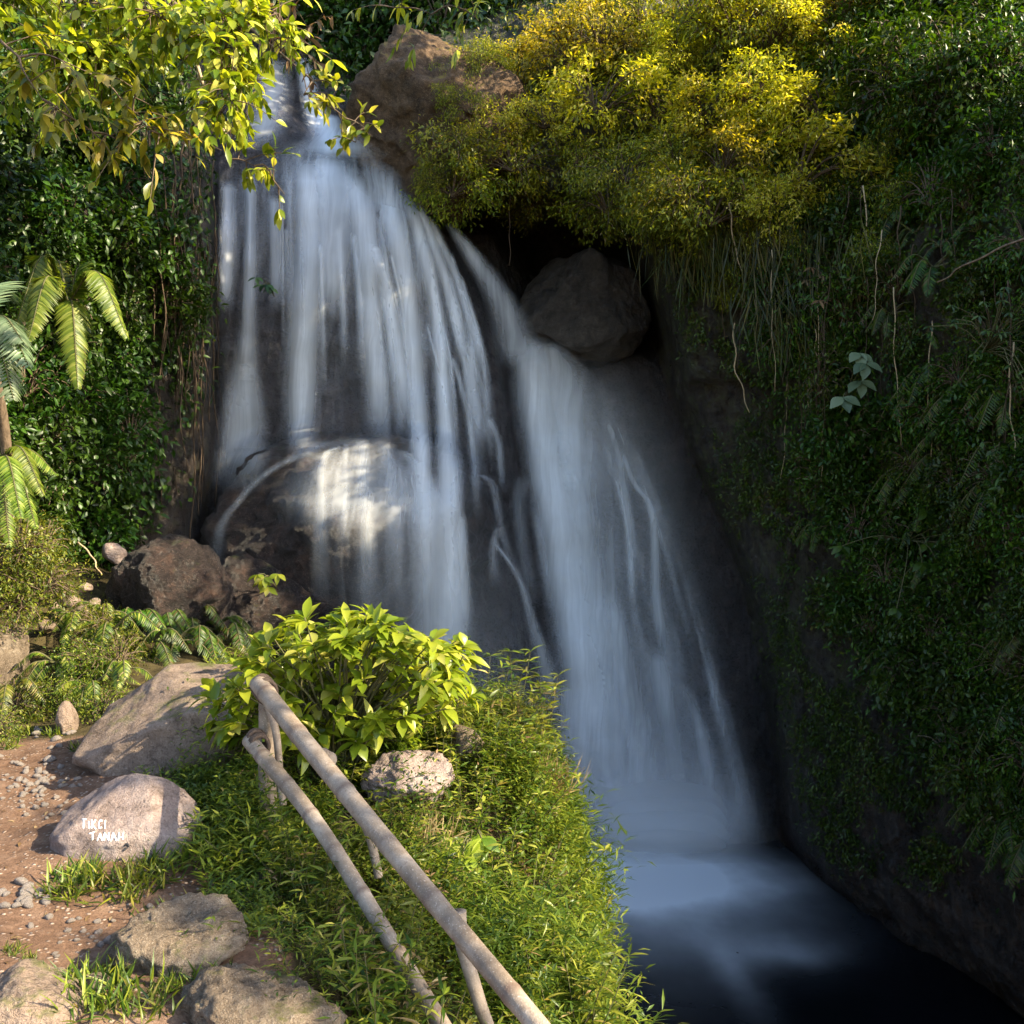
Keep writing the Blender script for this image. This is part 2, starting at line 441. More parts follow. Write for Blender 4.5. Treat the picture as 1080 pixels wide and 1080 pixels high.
def bamboo_material():
    t = NT("weathered_bamboo")
    tc = t.n("ShaderNodeTexCoord"); co = tc.outputs['Object']
    n = t.noise(co, 7, 6, 0.6); n2 = t.noise(co, 45, 6, 0.7); n3 = t.noise(co, 130, 3, 0.6)
    col = t.ramp(n, [(0.3, (0.12, 0.088, 0.062)), (0.5, (0.235, 0.18, 0.132)), (0.7, (0.37, 0.30, 0.235))])
    col = t.mix(t.ramp(n2, [(0.55, (0, 0, 0)), (0.7, (0.75, 0.75, 0.75))]), col, (0.13, 0.085, 0.06))
    col = t.mix(t.ramp(n3, [(0.6, (0, 0, 0)), (0.7, (0.5, 0.5, 0.5))]), col, (0.55, 0.47, 0.4))
    ring = t.attr('var')
    col = t.mix(t.math('MULTIPLY', ring, 0.75), col, (0.10, 0.06, 0.045))
    return t.done(t.bsdf(col, 0.62, t.bump(t.math('ADD', n2, n3), 0.25, 0.01), 0.35))
M['bamboo'] = bamboo_material()
M['lash'] = bark_mat("dark_lashing", (0.04, 0.028, 0.022), (0.13, 0.09, 0.065), (30, 30, 4))
def chalk_material():
    t = NT("white_paint_writing")
    co = t.n("ShaderNodeTexCoord").outputs['Object']
    n = t.noise(co, 90, 4, 0.7)
    return t.done(t.bsdf(t.ramp(n, [(0.30, (0.42, 0.36, 0.33)), (0.45, (0.85, 0.82, 0.8))]), 0.9, None, 0.2))
M['chalk'] = chalk_material()
def plain_dark():
    t = NT("black_paint_spot")
    co = t.n("ShaderNodeTexCoord").outputs['Object']
    return t.done(t.bsdf(t.ramp(t.noise(co, 60, 3), [(0.3, (0.012, 0.012, 0.016)), (0.7, (0.04, 0.04, 0.045))]), 0.8, None, 0.2))
M['spot'] = plain_dark()

def fall_material():
    t = NT("falling_water")
    uv = t.n("ShaderNodeTexCoord").outputs['UV']
    wob = t.noise(t.mapn(uv, (0.8, 0.5, 1)), 1.2, 3, 0.5)
    cmb = t.n("ShaderNodeCombineXYZ")
    sep = t.n("ShaderNodeSeparateXYZ"); t.l(uv, sep.inputs[0])
    t.l(t.math('ADD', sep.outputs[0], t.math('MULTIPLY', wob, 0.35)), cmb.inputs[0]); t.l(sep.outputs[1], cmb.inputs[1])
    a = t.noise(t.mapn(cmb.outputs[0], (5.0, 0.22, 1)), 1.0, 4, 0.6)
    b = t.noise(t.mapn(cmb.outputs[0], (19.0, 0.45, 1)), 1.0, 4, 0.65)
    c = t.noise(t.mapn(cmb.outputs[0], (2.0, 0.9, 1)), 1.0, 4, 0.6)
    s = t.math('ADD', t.math('ADD', t.math('MULTIPLY', a, 0.5), t.math('MULTIPLY', b, 0.26)), t.math('MULTIPLY', c, 0.24))
    mr = t.n("ShaderNodeMapRange"); mr.inputs[1].default_value = 0.42; mr.inputs[2].default_value = 0.60
    mr.inputs[3].default_value = 0.0; mr.inputs[4].default_value = 1.0; mr.interpolation_type = 'SMOOTHSTEP'
    t.l(s, mr.inputs[0])
    st = t.attr('streak'); dn = t.attr('dens')
    k = t.math('ADD', t.math('MULTIPLY', mr.outputs[0], st), t.math('SUBTRACT', 1.0, st))
    alpha = t.math('MULTIPLY', k, dn, clamp=True)
    di = t.n("ShaderNodeBsdfDiffuse"); di.inputs[0].default_value = (0.92, 0.94, 0.97, 1)
    tr = t.n("ShaderNodeBsdfTranslucent"); tr.inputs[0].default_value = (0.92, 0.94, 0.97, 1)
    mx = t.n("ShaderNodeMixShader"); mx.inputs[0].default_value = 0.35
    t.l(di.outputs[0], mx.inputs[1]); t.l(tr.outputs[0], mx.inputs[2])
    tp = t.n("ShaderNodeBsdfTransparent")
    m2 = t.n("ShaderNodeMixShader"); t.l(alpha, m2.inputs[0]); t.l(tp.outputs[0], m2.inputs[1]); t.l(mx.outputs[0], m2.inputs[2])
    return t.done(m2.outputs[0])
M['fall'] = fall_material()

def pool_material():
    t = NT("pool_water")
    tc = t.n("ShaderNodeTexCoord"); co = tc.outputs['Object']
    nz = t.n("ShaderNodeTexNoise"); nz.inputs['Scale'].default_value = 0.9; nz.inputs['Detail'].default_value = 3; t.l(co, nz.inputs['Vector'])
    sb = t.n("ShaderNodeVectorMath", operation='SUBTRACT'); t.l(nz.outputs['Color'], sb.inputs[0]); sb.inputs[1].default_value = (0.5, 0.5, 0.5)
    sc1 = t.n("ShaderNodeVectorMath", operation='SCALE'); t.l(sb.outputs[0], sc1.inputs[0]); sc1.inputs['Scale'].default_value = 0.7
    ad = t.n("ShaderNodeVectorMath", operation='ADD'); t.l(co, ad.inputs[0]); t.l(sc1.outputs[0], ad.inputs[1])
    tot = None
    for (cx, cy, rx, ry, amp) in ((1.75, 11.35, 1.45, 0.8, 1.35), (1.65, 10.95, 1.2, 0.8, 0.8), (2.2, 10.5, 1.3, 1.1, 0.35), (1.6, 10.2, 0.7, 1.6, 0.12), (2.75, 9.3, 0.6, 0.4, 0.3), (2.2, 9.1, 0.25, 0.9, 0.2), (0.9, 11.0, 0.9, 1.2, 0.6)):
        s = t.n("ShaderNodeVectorMath", operation='SUBTRACT'); t.l(ad.outputs[0], s.inputs[0]); s.inputs[1].default_value = (cx, cy, 0)
        d = t.n("ShaderNodeVectorMath", operation='DIVIDE'); t.l(s.outputs[0], d.inputs[0]); d.inputs[1].default_value = (rx, ry, 1e6)
        ln = t.n("ShaderNodeVectorMath", operation='DOT_PRODUCT'); t.l(d.outputs[0], ln.inputs[0]); t.l(d.outputs[0], ln.inputs[1])
        g = t.math('MULTIPLY', t.math('EXPONENT', t.math('MULTIPLY', ln.outputs['Value'], -1.3)), amp)
        tot = g if tot is None else t.math('ADD', tot, g)
    n = t.noise(t.mapn(co, (1.3, 0.7, 1)), 1.6, 5, 0.55)
    foam = t.math('MULTIPLY', tot, t.math('ADD', 0.62, t.math('MULTIPLY', n, 0.6)), clamp=True)
    di = t.n("ShaderNodeBsdfDiffuse"); di.inputs[0].default_value = (0.86, 0.89, 0.93, 1)
    w = t.bsdf((0.002, 0.003, 0.005), 0.22, t.bump(t.noise(co, 3, 3), 0.12, 0.1), 0.22)
    m = t.n("ShaderNodeMixShader"); t.l(foam, m.inputs[0]); t.l(w, m.inputs[1]); t.l(di.outputs[0], m.inputs[2])
    return t.done(m.outputs[0])
M['pool'] = pool_material()

# ------------------------------------------------------------------ large structure: cliff
GS = 3
gx = np.arange(-330, 1460, GS); gy = np.arange(-300, 1290, GS)
GX, GY = np.meshgrid(gx, gy)

def lerp_tab(x, xs, ys): return np.interp(x, xs, ys)

def comp(poly, depth, w, Rr, slope):
    sd = poly_sd(poly, GX, GY)
    t = np.clip((sd + w) / w, 0, 1)
    d = depth + Rr * (1 - np.sqrt(np.clip(1 - t * t, 0, 1)))
    return d + np.clip(sd, 0, None) * slope

def up_recede(d0, y0, k): return d0 + np.clip(y0 - GY, 0, None) * k

F0 = 15.5 + np.clip(140 - GY, 0, None) * 0.012
C = [F0]
butt = lerp_tab(GY, [120, 200, 330, 460, 620, 900], [12.7, 12.15, 11.9, 11.75, 11.45, 11.1]) + 0.0000045 * (GX - 385) ** 2 * 3
C.append(comp([(205, 70), (290, 100), (330, 148), (380, 160), (425, 190), (470, 240), (508, 310), (530, 380), (543, 470), (552, 600), (575, 720), (610, 950), (205, 950)], butt, 60, 0.7, 0.08))
C.append(comp([(215, 0), (350, 10), (372, 100), (400, 175), (215, 175)], 13.3 + np.clip(170 - GY, 0, None) * 0.012, 20, 0.2, 0.05))
slab = lerp_tab(GY, [230, 370, 500, 700, 900], [13.6, 13.1, 12.85, 12.6, 12.35])
C.append(comp([(470, 235), (520, 245), (548, 335), (575, 362), (640, 366), (690, 380), (740, 470), (790, 600), (815, 700), (830, 950), (560, 950), (540, 600), (520, 380)], slab, 25, 0.35, 0.05))
over = 12.35 - np.clip(GX - 420, 0, None) * 0.0042
C.append(comp([(375, 112), (400, 78), (450, 48), (500, 36), (560, 10), (900, -80), (1500, -120), (1500, 420), (730, 400), (700, 290), (670, 238), (600, 205), (520, 198), (480, 214), (455, 190), (410, 150)], np.maximum(up_recede(over, 210, 0.006), 9), 50, 0.5, 0.08))
wall = np.maximum(12.4 - (GX - 690) * 0.0115, 5.4) + np.clip(300 - GY, 0, None) * 0.004 + np.clip(70 - GY, 0, None) * 0.03
C.append(comp([(692, 250), (705, 400), (728, 470), (762, 540), (790, 610), (812, 700), (828, 800), (836, 885), (870, 935), (940, 1000), (1000, 1040), (1100, 1100), (1250, 1200), (1250, 1300), (1700, 1300), (1700, -400), (1000, -400), (800, 60)], wall, 70, 0.8, 0.06))
left = np.maximum(11.3 - (220 - GX) * 0.0105, 6.2) + np.clip(250 - GY, 0, None) * 0.006
C.append(comp([(224, -200), (212, 100), (218, 300), (224, 480), (205, 570), (180, 950), (-700, 950), (-700, -400)], left, 40, 0.5, 0.06))
D = np.min(C, 0)
which = np.argmin(C, 0)

XYZ = Parr(GX, GY, D)
nse = fbm(XYZ * np.array([0.85, 0.85, 0.55]), 3, 5, 0.55) * 0.30
rid = fbm(XYZ * np.array([2.2, 2.2, 0.9]), 11, 5, 0.55, True) * 0.14 + np.where(which == 5, 1.0, 0.2) * fbm(XYZ * np.array([1.3, 1.3, 1.0]), 17, 5, 0.6, True) * 0.16
led = fbm(XYZ * np.array([1.0, 1.0, 4.5]), 21, 4, 0.5) * 0.07
fine = fbm(XYZ * 6.0, 31, 4, 0.6) * 0.05 + fbm(XYZ * np.array([3.4, 3.4, 2.2]), 41, 4, 0.6, True) * 0.06
amp = np.where((which == 1) | (which == 3), 0.55, 1.0)
# slanting fracture planes give the rock its broken, blocky look
blk = XYZ @ np.array([[0.9, 0.3, 0.2], [0.1, 0.8, -0.5], [-0.35, 0.4, 0.9]]) * 1.5
cell = _hash(np.floor(blk[..., 0] + 0.35 * nse * 3).astype(int), np.floor(blk[..., 1]).astype(int), np.floor(blk[..., 2]).astype(int), 77) - 0.5
D = D - amp * (nse + rid + led) - fine - 0.10 * cell * amp
CL = Parr(GX, GY, D)

def cdepth(px, py):
    x = np.clip((np.asarray(px, float) - gx[0]) / GS, 0, len(gx) - 1.001); y = np.clip((np.asarray(py, float) - gy[0]) / GS, 0, len(gy) - 1.001)
    i = x.astype(int); j = y.astype(int); fx = x - i; fy = y - j
    return (D[j, i] * (1 - fx) + D[j, i + 1] * fx) * (1 - fy) + (D[j + 1, i] * (1 - fx) + D[j + 1, i + 1] * fx) * fy

ny, nx = GX.shape
idx = np.arange(ny * nx).reshape(ny, nx)
cq = np.stack([idx[:-1, :-1], idx[1:, :-1], idx[1:, 1:], idx[:-1, 1:]], -1).reshape(-1, 4)
# moss and brown earth where they grow on the rock
mossf = np.where(which == 5, 0.38, np.where(which == 6, 0.34, np.where(which == 4, 0.4, np.where(which == 0, 0.2, 0.02))))
mossf = mossf - 0.2 * sstep(760, 950, GY) * (GX > 700)
brownf = np.where(which == 5, 0.75, np.where(which == 6, 0.6, np.where(which == 4, 0.8, np.where(which == 0, 0.3, 0.12))))
cl_me = mesh_np("cliff", CL.reshape(-1, 3), cq, M['cliff'], {'moss': mossf.ravel(), 'brown': brownf.ravel()})
cliff = setting(obj("cliff", cl_me))

# cliff normals for planting
du = np.gradient(CL, axis=1); dv = np.gradient(CL, axis=0)
CN = nrm(np.cross(du, dv)); CN = np.where((CN[..., 1:2] > 0), -CN, CN)
def cnorm(px, py):
    i = np.clip(((np.asarray(px, float) - gx[0]) / GS).astype(int), 0, len(gx) - 1); j = np.clip(((np.asarray(py, float) - gy[0]) / GS).astype(int), 0, len(gy) - 1)
    return CN[j, i]

# ------------------------------------------------------------------ ground, path and bank
GP = []
for (px, py, d) in [(30, 1075, 2.8), (150, 1000, 3.3), (50, 960, 3.6), (130, 915, 4.0), (20, 870, 4.6), (100, 812, 5.5), (40, 790, 6.0), (200, 805, 5.6),
                    (20, 765, 6.6), (100, 725, 7.2), (10, 690, 7.6), (60, 640, 8.4), (100, 605, 9.4), (190, 690, 8.3), (190, 640, 9.6), (250, 870, 4.5), (320, 1000, 3.3), (270, 1075, 2.9)]:
    GP.append(P(px, py, d))
GP += [np.array(v, float) for v in [(-1.25, 4.5, -0.12), (-0.62, 3.55, -0.36), (0.05, 2.6, -0.7), (0.5, 2.0, -0.9), (-0.9, 2.2, -0.1), (-1.8, 2.0, 0.0), (-1, 0, 0), (1, 0, 0.0), (0, -3, 0), (-4, -3, 0.2), (-5, 3, 0.5), (-6, 7, 1.2), (-7, 10, 1.8), (0.6, 1.0, -0.4)]]
for (px, py, d, dz) in [(450, 805, 5.2, -.05), (490, 795, 5.5, -.05), (560, 775, 6.0, -.15), (600, 870, 5.2, -.2), (575, 910, 4.9, -.2), (500, 930, 4.5, -.12),
                        (620, 970, 4.6, -.2), (655, 1050, 4.0, -.2), (560, 1040, 3.8, -.2), (440, 905, 4.3, -.1), (380, 800, 5.3, -.1), (360, 760, 6.2, -.1)]:
    GP.append(P(px, py, d) + np.array([0, 0, dz]))
GP = np.array(GP)
def rbf_fit(xy, z, smooth=0.02):
    r = np.linalg.norm(xy[:, None] - xy[None], axis=-1); K = np.where(r > 0, r * r * np.log(r + 1e-9), 0) + np.eye(len(xy)) * smooth
    Q = np.concatenate([np.ones((len(xy), 1)), xy], 1)
    A = np.block([[K, Q], [Q.T, np.zeros((3, 3))]])
    return np.linalg.solve(A, np.concatenate([z, np.zeros(3)]))
RB = rbf_fit(GP[:, :2], GP[:, 2])
PLATEAU = [(-12, -8), (3, -8), (1.6, -2), (0.8, 1.5), (0.34, 2.6), (0.27, 3.5), (0.24, 4.0), (0.07, 4.5), (0.02, 5.0), (0.16, 5.5), (0.06, 6.2), (-0.5, 6.6), (-1.6, 7.1), (-2.3, 7.9), (-2.9, 9.2), (-3.2, 11), (-3.3, 14), (-14, 14)]
def gheight(x, y):
    x = np.asarray(x, float); y = np.asarray(y, float)
    sh = x.shape; xf = x.ravel(); yf = y.ravel()
    z = RB[-3] + RB[-2] * xf + RB[-1] * yf
    for k in range(len(GP)):
        r2 = (xf - GP[k, 0]) ** 2 + (yf - GP[k, 1]) ** 2
        z = z + RB[k] * 0.5 * r2 * np.log(r2 + 1e-12)
    z = np.clip(z, -1.0, 2.6).reshape(sh)
    sd = poly_sd(PLATEAU, x, y)
    o = np.clip(sd, 0, None)
    z = z - np.where(o < 0.2, 5.0 * o * o, 5.0 * 0.04 + 3.0 * (o - 0.2))
    return np.maximum(z, -4.0)
xs = np.arange(-10, 4.0, 0.05); ys = np.arange(-6, 13.5, 0.05)
AX, AY = np.meshgrid(xs, ys)
AZ = gheight(AX, AY)
pg = np.stack([AX, AY, AZ], -1)
AZ = AZ + fbm(pg * np.array([1.1, 1.1, 0.3]), 51, 4) * 0.06 + fbm(pg * np.array([6, 6, 0.5]), 61, 4) * 0.022
def rail_x(y): return -1.27 + 0.695 * (4.5 - y)
soil = sstep(-0.62, -0.25, AX - rail_x(AY)) * (AY < 7)
soil = np.maximum(soil, sstep(5.9, 6.6, AY) * 0.75)
soil = np.maximum(soil, 0.35 * (fbm(pg * np.array([1.4, 1.4, 0.2]), 71, 3) > 0.12))
gi = np.arange(AX.size).reshape(AX.shape)
gq = np.stack([gi[:-1, :-1], gi[:-1, 1:], gi[1:, 1:], gi[1:, :-1]], -1).reshape(-1, 4)
GV = np.stack([AX, AY, AZ], -1).reshape(-1, 3)
ground = setting(obj("ground", mesh_np("ground", GV, gq, M['ground'], {'soil': soil.ravel()})))
def gz(x, y):
    x = np.asarray(x, float); y = np.asarray(y, float)
    i = np.clip(((x - xs[0]) / 0.05).astype(int), 0, len(xs) - 1); j = np.clip(((y - ys[0]) / 0.05).astype(int), 0, len(ys) - 1)
    return AZ[j, i]
gb_tris = gq
GBVH = BVHTree.FromPolygons([tuple(v) for v in GV], [tuple(int(c) for c in f) for f in gq])
def ghit(px, py):
    """ground point seen at a place of the photograph"""
    o = Vector((0, 0, CAM_Z)); d = Vector(P(px, py, 1.0)) - o
    h = GBVH.ray_cast(o, d.normalized())
    return np.array(h[0]) if h[0] is not None else P(px, py, 5.0)

# pool
pw = obj("water", mesh_np("water", np.array([(-9, 2, 0), (14, 2, 0), (14, 15, 0), (-9, 15, 0)], float), np.array([[0, 1, 2, 3]]), M['pool']), loc=(0, 0, -3.0))
setting(pw)

# ------------------------------------------------------------------ rocks
def ico(sub):
    bm = bmesh.new(); bmesh.ops.create_icosphere(bm, subdivisions=sub, radius=1.0)
    V = np.array([v.co[:] for v in bm.verts]); F = np.array([[v.index for v in f.verts] for f in bm.faces]); bm.free()
    return V, F
ICO = {k: ico(k) for k in (2, 3, 5, 6)}
def rock_verts(seed, dims, sub=5, planes=12, lo=0.62, rough=0.05, soft=18, pl=None):
    rng = np.random.default_rng(seed)
    N, F = ICO[sub]
    pd = nrm(rng.normal(size=(planes, 3))); off = rng.uniform(lo, 1.0, planes)
    if pl is not None:
        pl = np.asarray(pl, float); pd = nrm(np.concatenate([pl[:, :3], pd[:4]])); off = np.concatenate([pl[:, 3], off[:4] * 0.2 + 0.8])
    q = np.clip(N @ pd.T, 0.02, None); r = off / q
    r = np.minimum(r, 3.0)
    rr = -np.log(np.exp(-soft * r).sum(1) + np.exp(-soft * 1.05)) / soft
    V = N * rr[:, None]
    V = V / np.abs(V).max(0)
    V = V * np.asarray(dims)
    s = float(np.mean(dims))
    n = fbm(V / s * 1.7 + seed, seed, 5, 0.55) * rough * s * 1.5 + fbm(V / s * np.array([2.6, 2.6, 4.4]) + seed, seed + 5, 5, 0.6, True) * rough * s * 0.8 + fbm(V / s * 9 + seed, seed + 9, 3, 0.6) * rough * s * 0.25
    V = V + N * n[:, None]
    return V, F
def rock(name, label, px, py, d, w, h, mat, seed, depth=None, rotz=0.0, group=None, planes=12, lo=0.62, rough=0.05, sub=5, soft=18, tilt=0.0, cat='rock', pl=None, rest=None):
    """w,h: apparent size in photograph pixels; the thing's origin is at its centre"""
    hw, hh = w / 2 / FPX * d, h / 2 / FPX * d
    V, F = rock_verts(seed, (hw, depth if depth else (hw + hh) / 2, hh), sub, planes, lo, rough, soft, pl)
    o = obj(name, mesh_np(name, V, F, mat), loc=P(px, py, d))
    o.rotation_euler = (0, tilt, rotz)
    if rest is not None: o.location.z = float(gz(o.location.x, o.location.y)) + hh * rest
    if label: tag(o, label, cat, group)
    return o

fall_rock = rock("boulder", "big rounded wet boulder bulging out under the broad waterfall", 372, 572, 11.35, 300, 232, M['brown'], 43, depth=1.25, planes=12, lo=0.86, rough=0.10, soft=12, sub=6, cat='boulder')
cleft_rock = rock("boulder", "grey angular boulder wedged in the cleft above the narrow waterfall", 618, 322, 13.0, 142, 124, M['greyrock'], 57, depth=0.8, planes=9, lo=0.62, rough=0.07, soft=48, sub=6, cat='boulder', pl=[(-.72, -.5, .5, .66), (-.25, -1, .05, .64), (.6, -.8, .1, .70), (.1, 0, 1, .84), (1, 0, .4, .85), (.5, -.3, .85, .84)])
crown_rock = rock("boulder", "ochre brown rock at the top beside the lip of the waterfall", 462, 132, 12.45, 195, 205, M['ochre'], 24, depth=1.0, planes=9, lo=0.60, rough=0.12, sub=6, soft=34, cat='boulder')
rock("boulder", "rounded rusty brown boulder left of the foot of the broad waterfall", 186, 636, 9.0, 132, 132, M['brown'], 12, depth=0.6, planes=14, lo=0.55, rough=0.11, soft=30, sub=6, cat='boulder')
rock("boulder", "rough wet rock beneath the hollow of the waterfall boulder", 280, 652, 10.2, 175, 130, M['brown'], 15, depth=0.8, planes=18, lo=0.5, rough=0.14, soft=30, sub=6, cat='boulder')
rock("boulder", "dark half sunk rock with white water around it in the pool", 776, 1012, 9.2, 44, 9, M['darkrock'], 63, depth=0.22, rough=0.05, cat='boulder')
slab_rock = rock("boulder", "large smooth sloping slab of rock with leaf shadows behind the path", 186, 766, 5.75, 212, 118, M['slab'], 8, depth=0.55, planes=7, lo=0.62, rough=0.035, sub=6, soft=50, tilt=R(-10), cat='boulder', pl=[(-.3, -.55, .78, .62), (-.92, -.15, .35, .8), (-.6, -.2, .8, .74), (.3, -.3, .9, .72), (0, -1, .1, .85), (0, 0, -1, .8), (1, 0, 0, .95)])
sign_rock = rock("boulder", "pale boulder on the path with hand painted white writing", 131, 880, 4.28, 150, 118, M['stone'], 5, depth=0.28, planes=10, lo=0.60, rough=0.03, sub=6, soft=60, cat='boulder', pl=[(-1, -.1, .05, .9), (-.6, -.25, .8, .72), (.05, -.62, .80, .66), (.72, -.25, .62, .78), (-.15, -1, .2, .82), (.5, -.9, .1, .85), (0, 0, -1, .85), (.95, 0, -.2, .95), (-.75, -.7, -.1, .92)])
rock("boulder", "mossy grey rock at the photo's edge below the pale ferns", -5, 692, 7.2, 66, 90, M['lichen'], 18, depth=0.4, rough=.09, cat='boulder')
rock("rock", "lumpy lichen covered rock split by a shadow at the path's near edge", 196, 1008, 3.25, 140, 92, M['lichen'], 77, depth=0.2, planes=16, lo=0.55, rough=0.15, sub=6, soft=30)
rock("rock", "lichen covered rock lower than the lumpy one at the bottom edge", 268, 1066, 2.95, 175, 92, M['lichen'], 78, depth=0.24, planes=14, lo=0.55, rough=0.15, sub=6, soft=30)
rock("rock", "broad grey brown rock in the bottom corner of the path", 22, 1065, 2.85, 130, 80, M['slab'], 79, depth=0.22, planes=12, rough=0.07, sub=6)
rock("rock", "pale pink weathered rock among leaves beside the bush", 432, 795, 5.0, 94, 56, M['stone'], 80, depth=0.26, planes=14, lo=0.6, rough=0.12, sub=6, soft=30, rest=0.6)
rock("rock", "small tan block of rock on the bank beyond the pale pink rock", 491, 778, 5.4, 42, 40, M['lichen'], 81, depth=0.1, planes=8, lo=0.6, rough=0.04, soft=50, rest=1.5)
rock("rock", "small pale rock in the grass near the bottom corner", 100, 1045, 3.0, 34, 34, M['lichen'], 84, depth=0.06)
rock("rock", "thin pointed brown rock standing among the low ferns", 70, 762, 6.5, 22, 44, M['slab'], 85, depth=0.1)
rock("rock", "dim mossy rock half hidden in the shaded bank left of the railing", 290, 935, 4.0, 60, 44, M['brown'], 86, depth=0.15)
rock("rock", "second dim rock sunk in the shaded bank by the lower rail", 268, 950, 3.9, 44, 40, M['brown'], 87, depth=0.12)
rock("rock", "pinkish rock lodged at the foot of the shaded ivy cliff", 120, 583, 9.2, 26, 26, M['stone'], 88, depth=0.14)
for k, (px, py, w) in enumerate([(62, 622, 18), (75, 634, 22), (90, 620, 16), (58, 640, 14), (84, 646, 20), (48, 660, 20), (100, 636, 14)]):
    rock("rock", "small rusty stone in the heap between the green mounds", px, py, 8.3 - 0.1 * (py - 620) / 10, w, w * 0.75, M['slab'], 90 + k, depth=0.08, group="rusty stones heaped between the green mounds", sub=3)

# pebbles on the path
rng = np.random.default_rng(7)
pebs = []
for c, n, s in (((45, 830, 55, 30), 85, 7), ((30, 945, 38, 14), 26, 11), ((110, 990, 90, 30), 34, 7), ((190, 965, 60, 12), 10, 7), ((60, 780, 40, 14), 14, 9)):
    for _ in range(n):
        pebs.append((c[0] + rng.normal() * c[2] * 0.5, c[1] + rng.normal() * c[3] * 0.5, s * rng.uniform(0.5, 1.5)))
pproto = []
for k in range(6):
    V, F = rock_verts(200 + k, (1.0, 0.8, 0.62), 2, 8, 0.6, 0.03)
    pproto.append(mesh_np("pebble", V, F, M['pebble'], smooth=False))
for k, (px, py, s) in enumerate(pebs):
    h = ghit(px, py); r = s / 2 / FPX * h[1]
    if h[2] > 0.6: continue
    o = obj("pebble", pproto[k % 6], loc=h + np.array([0, 0, 0.25 * r]))
    o.scale = (r, r, r); o.rotation_euler = (rng.normal() * 0.3, rng.normal() * 0.3, rng.uniform(0, 6.28))
    if c is not None: tag(o, "little pale stone lying loose on the earth path", "pebble", "loose stones on the path")
for px, py, s, lab in ((117, 994, 16, "largest loose pale stone on the path in front of the painted boulder"), (52, 803, 14, "white angular stone at the far edge of the path beneath the ferns")):
    h = ghit(px, py); r = s / 2 / FPX * h[1]
    o = obj("pebble", pproto[1], loc=h + np.array([0, 0, 0.3 * r])); o.scale = (r, r, r); tag(o, lab, "pebble")

# hand painted writing on the pale boulder, laid on its surface
bpy.context.view_layer.update()
def surf_bvh(o):
    me = o.data; mw = o.matrix_world
    return BVHTree.FromPolygons([mw @ v.co for v in me.vertices], [tuple(p.vertices) for p in me.polygons])
SB = surf_bvh(sign_rock)
GL = {'T': [[(0, 1), (1, 1)], [(.45, 1), (.5, 0)]], 'I': [[(.5, 1), (.5, 0)]], 'K': [[(.1, 1), (.1, 0)], [(.85, 1), (.1, .45), (.9, 0)]],
      'C': [[(.95, .85), (.5, 1), (.1, .6), (.25, .1), (.95, .1)]], 'A': [[(0, 0), (.5, 1), (1, 0)], [(.2, .4), (.8, .4)]],
      'N': [[(0, 0), (0, 1), (.9, 0), (.95, 1)]], 'H': [[(.05, 1), (0, 0)], [(.9, 1), (.95, 0)], [(0, .5), (.95, .5)]]}
def write_text(name, rows, col, r_m):
    g = Geo()
    for strokes in rows:
        for st in strokes:
            pp = []
            seg = spline(st, 4 * len(st)) if len(st) > 2 and col == 'soft' else np.concatenate([np.linspace(st[i], st[i + 1], 5) for i in range(len(st) - 1)])
            for (px, py) in seg:
                o_ = Vector((0, 0, CAM_Z)); d_ = (Vector(P(px, py, 1.0)) - o_).normalized()
                h = SB.ray_cast(o_, d_)
                if h[0] is not None: pp.append(np.array(h[0]) + np.array(h[1]) * 0.0002)
            if len(pp) > 2:
                pp = np.array(pp)
                keep = np.concatenate([[True], np.linalg.norm(np.diff(pp, axis=0), axis=1) > 1e-4])
                tube(g, pp[keep], r_m, 5)
    return g
rows = []
JR = np.random.default_rng(3)
def layout(word, x, y, w, h, gap, slope):
    out = []
    for ch in word:
        cw = w * (0.45 if ch == 'I' else 1)
        out.append([[(x + a * cw + JR.normal() * 0.35, y - b * h + slope * a + JR.normal() * 0.45) for a, b in st] for st in GL[ch]])
        x += cw + gap
    return out
for L_ in layout("TIKCI", 86, 874, 5.2, 9, 1.4, -.3): rows.append(L_)
for L_ in layout("TANAH", 95, 887, 5.4, 8.2, 2.0, -.6): rows.append(L_)
gw = write_text("writing", rows, 'hard', 0.0034)
wr = obj("writing", gw.mesh("writing", M['chalk'], sign_rock.location), sign_rock)
wr.matrix_parent_inverse = Matrix(); wr.rotation_euler = (0, 0, 0)
gs = write_text("paint_spot", [[[(131, 892), (134, 889.5), (136, 893)], [(130, 897), (132, 895.5), (133, 894)], [(125, 907), (127, 906), (129, 905.5)]]], 'hard', 0.0055)
obj("paint_spot", gs.mesh("paint_spot", M['spot'], sign_rock.location), sign_rock)

# combined depth of cliff and boulders, for the water to run over
DW = D.copy()
for o in (fall_rock, cleft_rock, crown_rock):
    bv = surf_bvh(o)
    wx = np.array([(o.matrix_world @ Vector(c)) for c in o.bound_box]); ax, ay = to_px(wx)
    sel = np.argwhere((GX > ax.min() - 5) & (GX < ax.max() + 5) & (GY > ay.min() - 5) & (GY < ay.max() + 5))
    for j, i in sel:
        dr = Vector(P(GX[j, i], GY[j, i], 1.0)) - Vector((0, 0, CAM_Z))
        h = bv.ray_cast(Vector((0, 0, CAM_Z)), dr.normalized())
        if h[0] is not None: DW[j, i] = min(DW[j, i], h[0].y)
def boxblur(A, k):
    for ax in (0, 1):
        pad = np.pad(A, [(k, k) if a == ax else (0, 0) for a in (0, 1)], mode='edge')
        c = np.cumsum(pad, axis=ax); c = np.concatenate([np.zeros_like(np.take(c, [0], ax)), c], ax)
        n = 2 * k + 1
        A = (np.take(c, range(n, c.shape[ax]), ax) - np.take(c, range(0, c.shape[ax] - n), ax)) / n
    return A
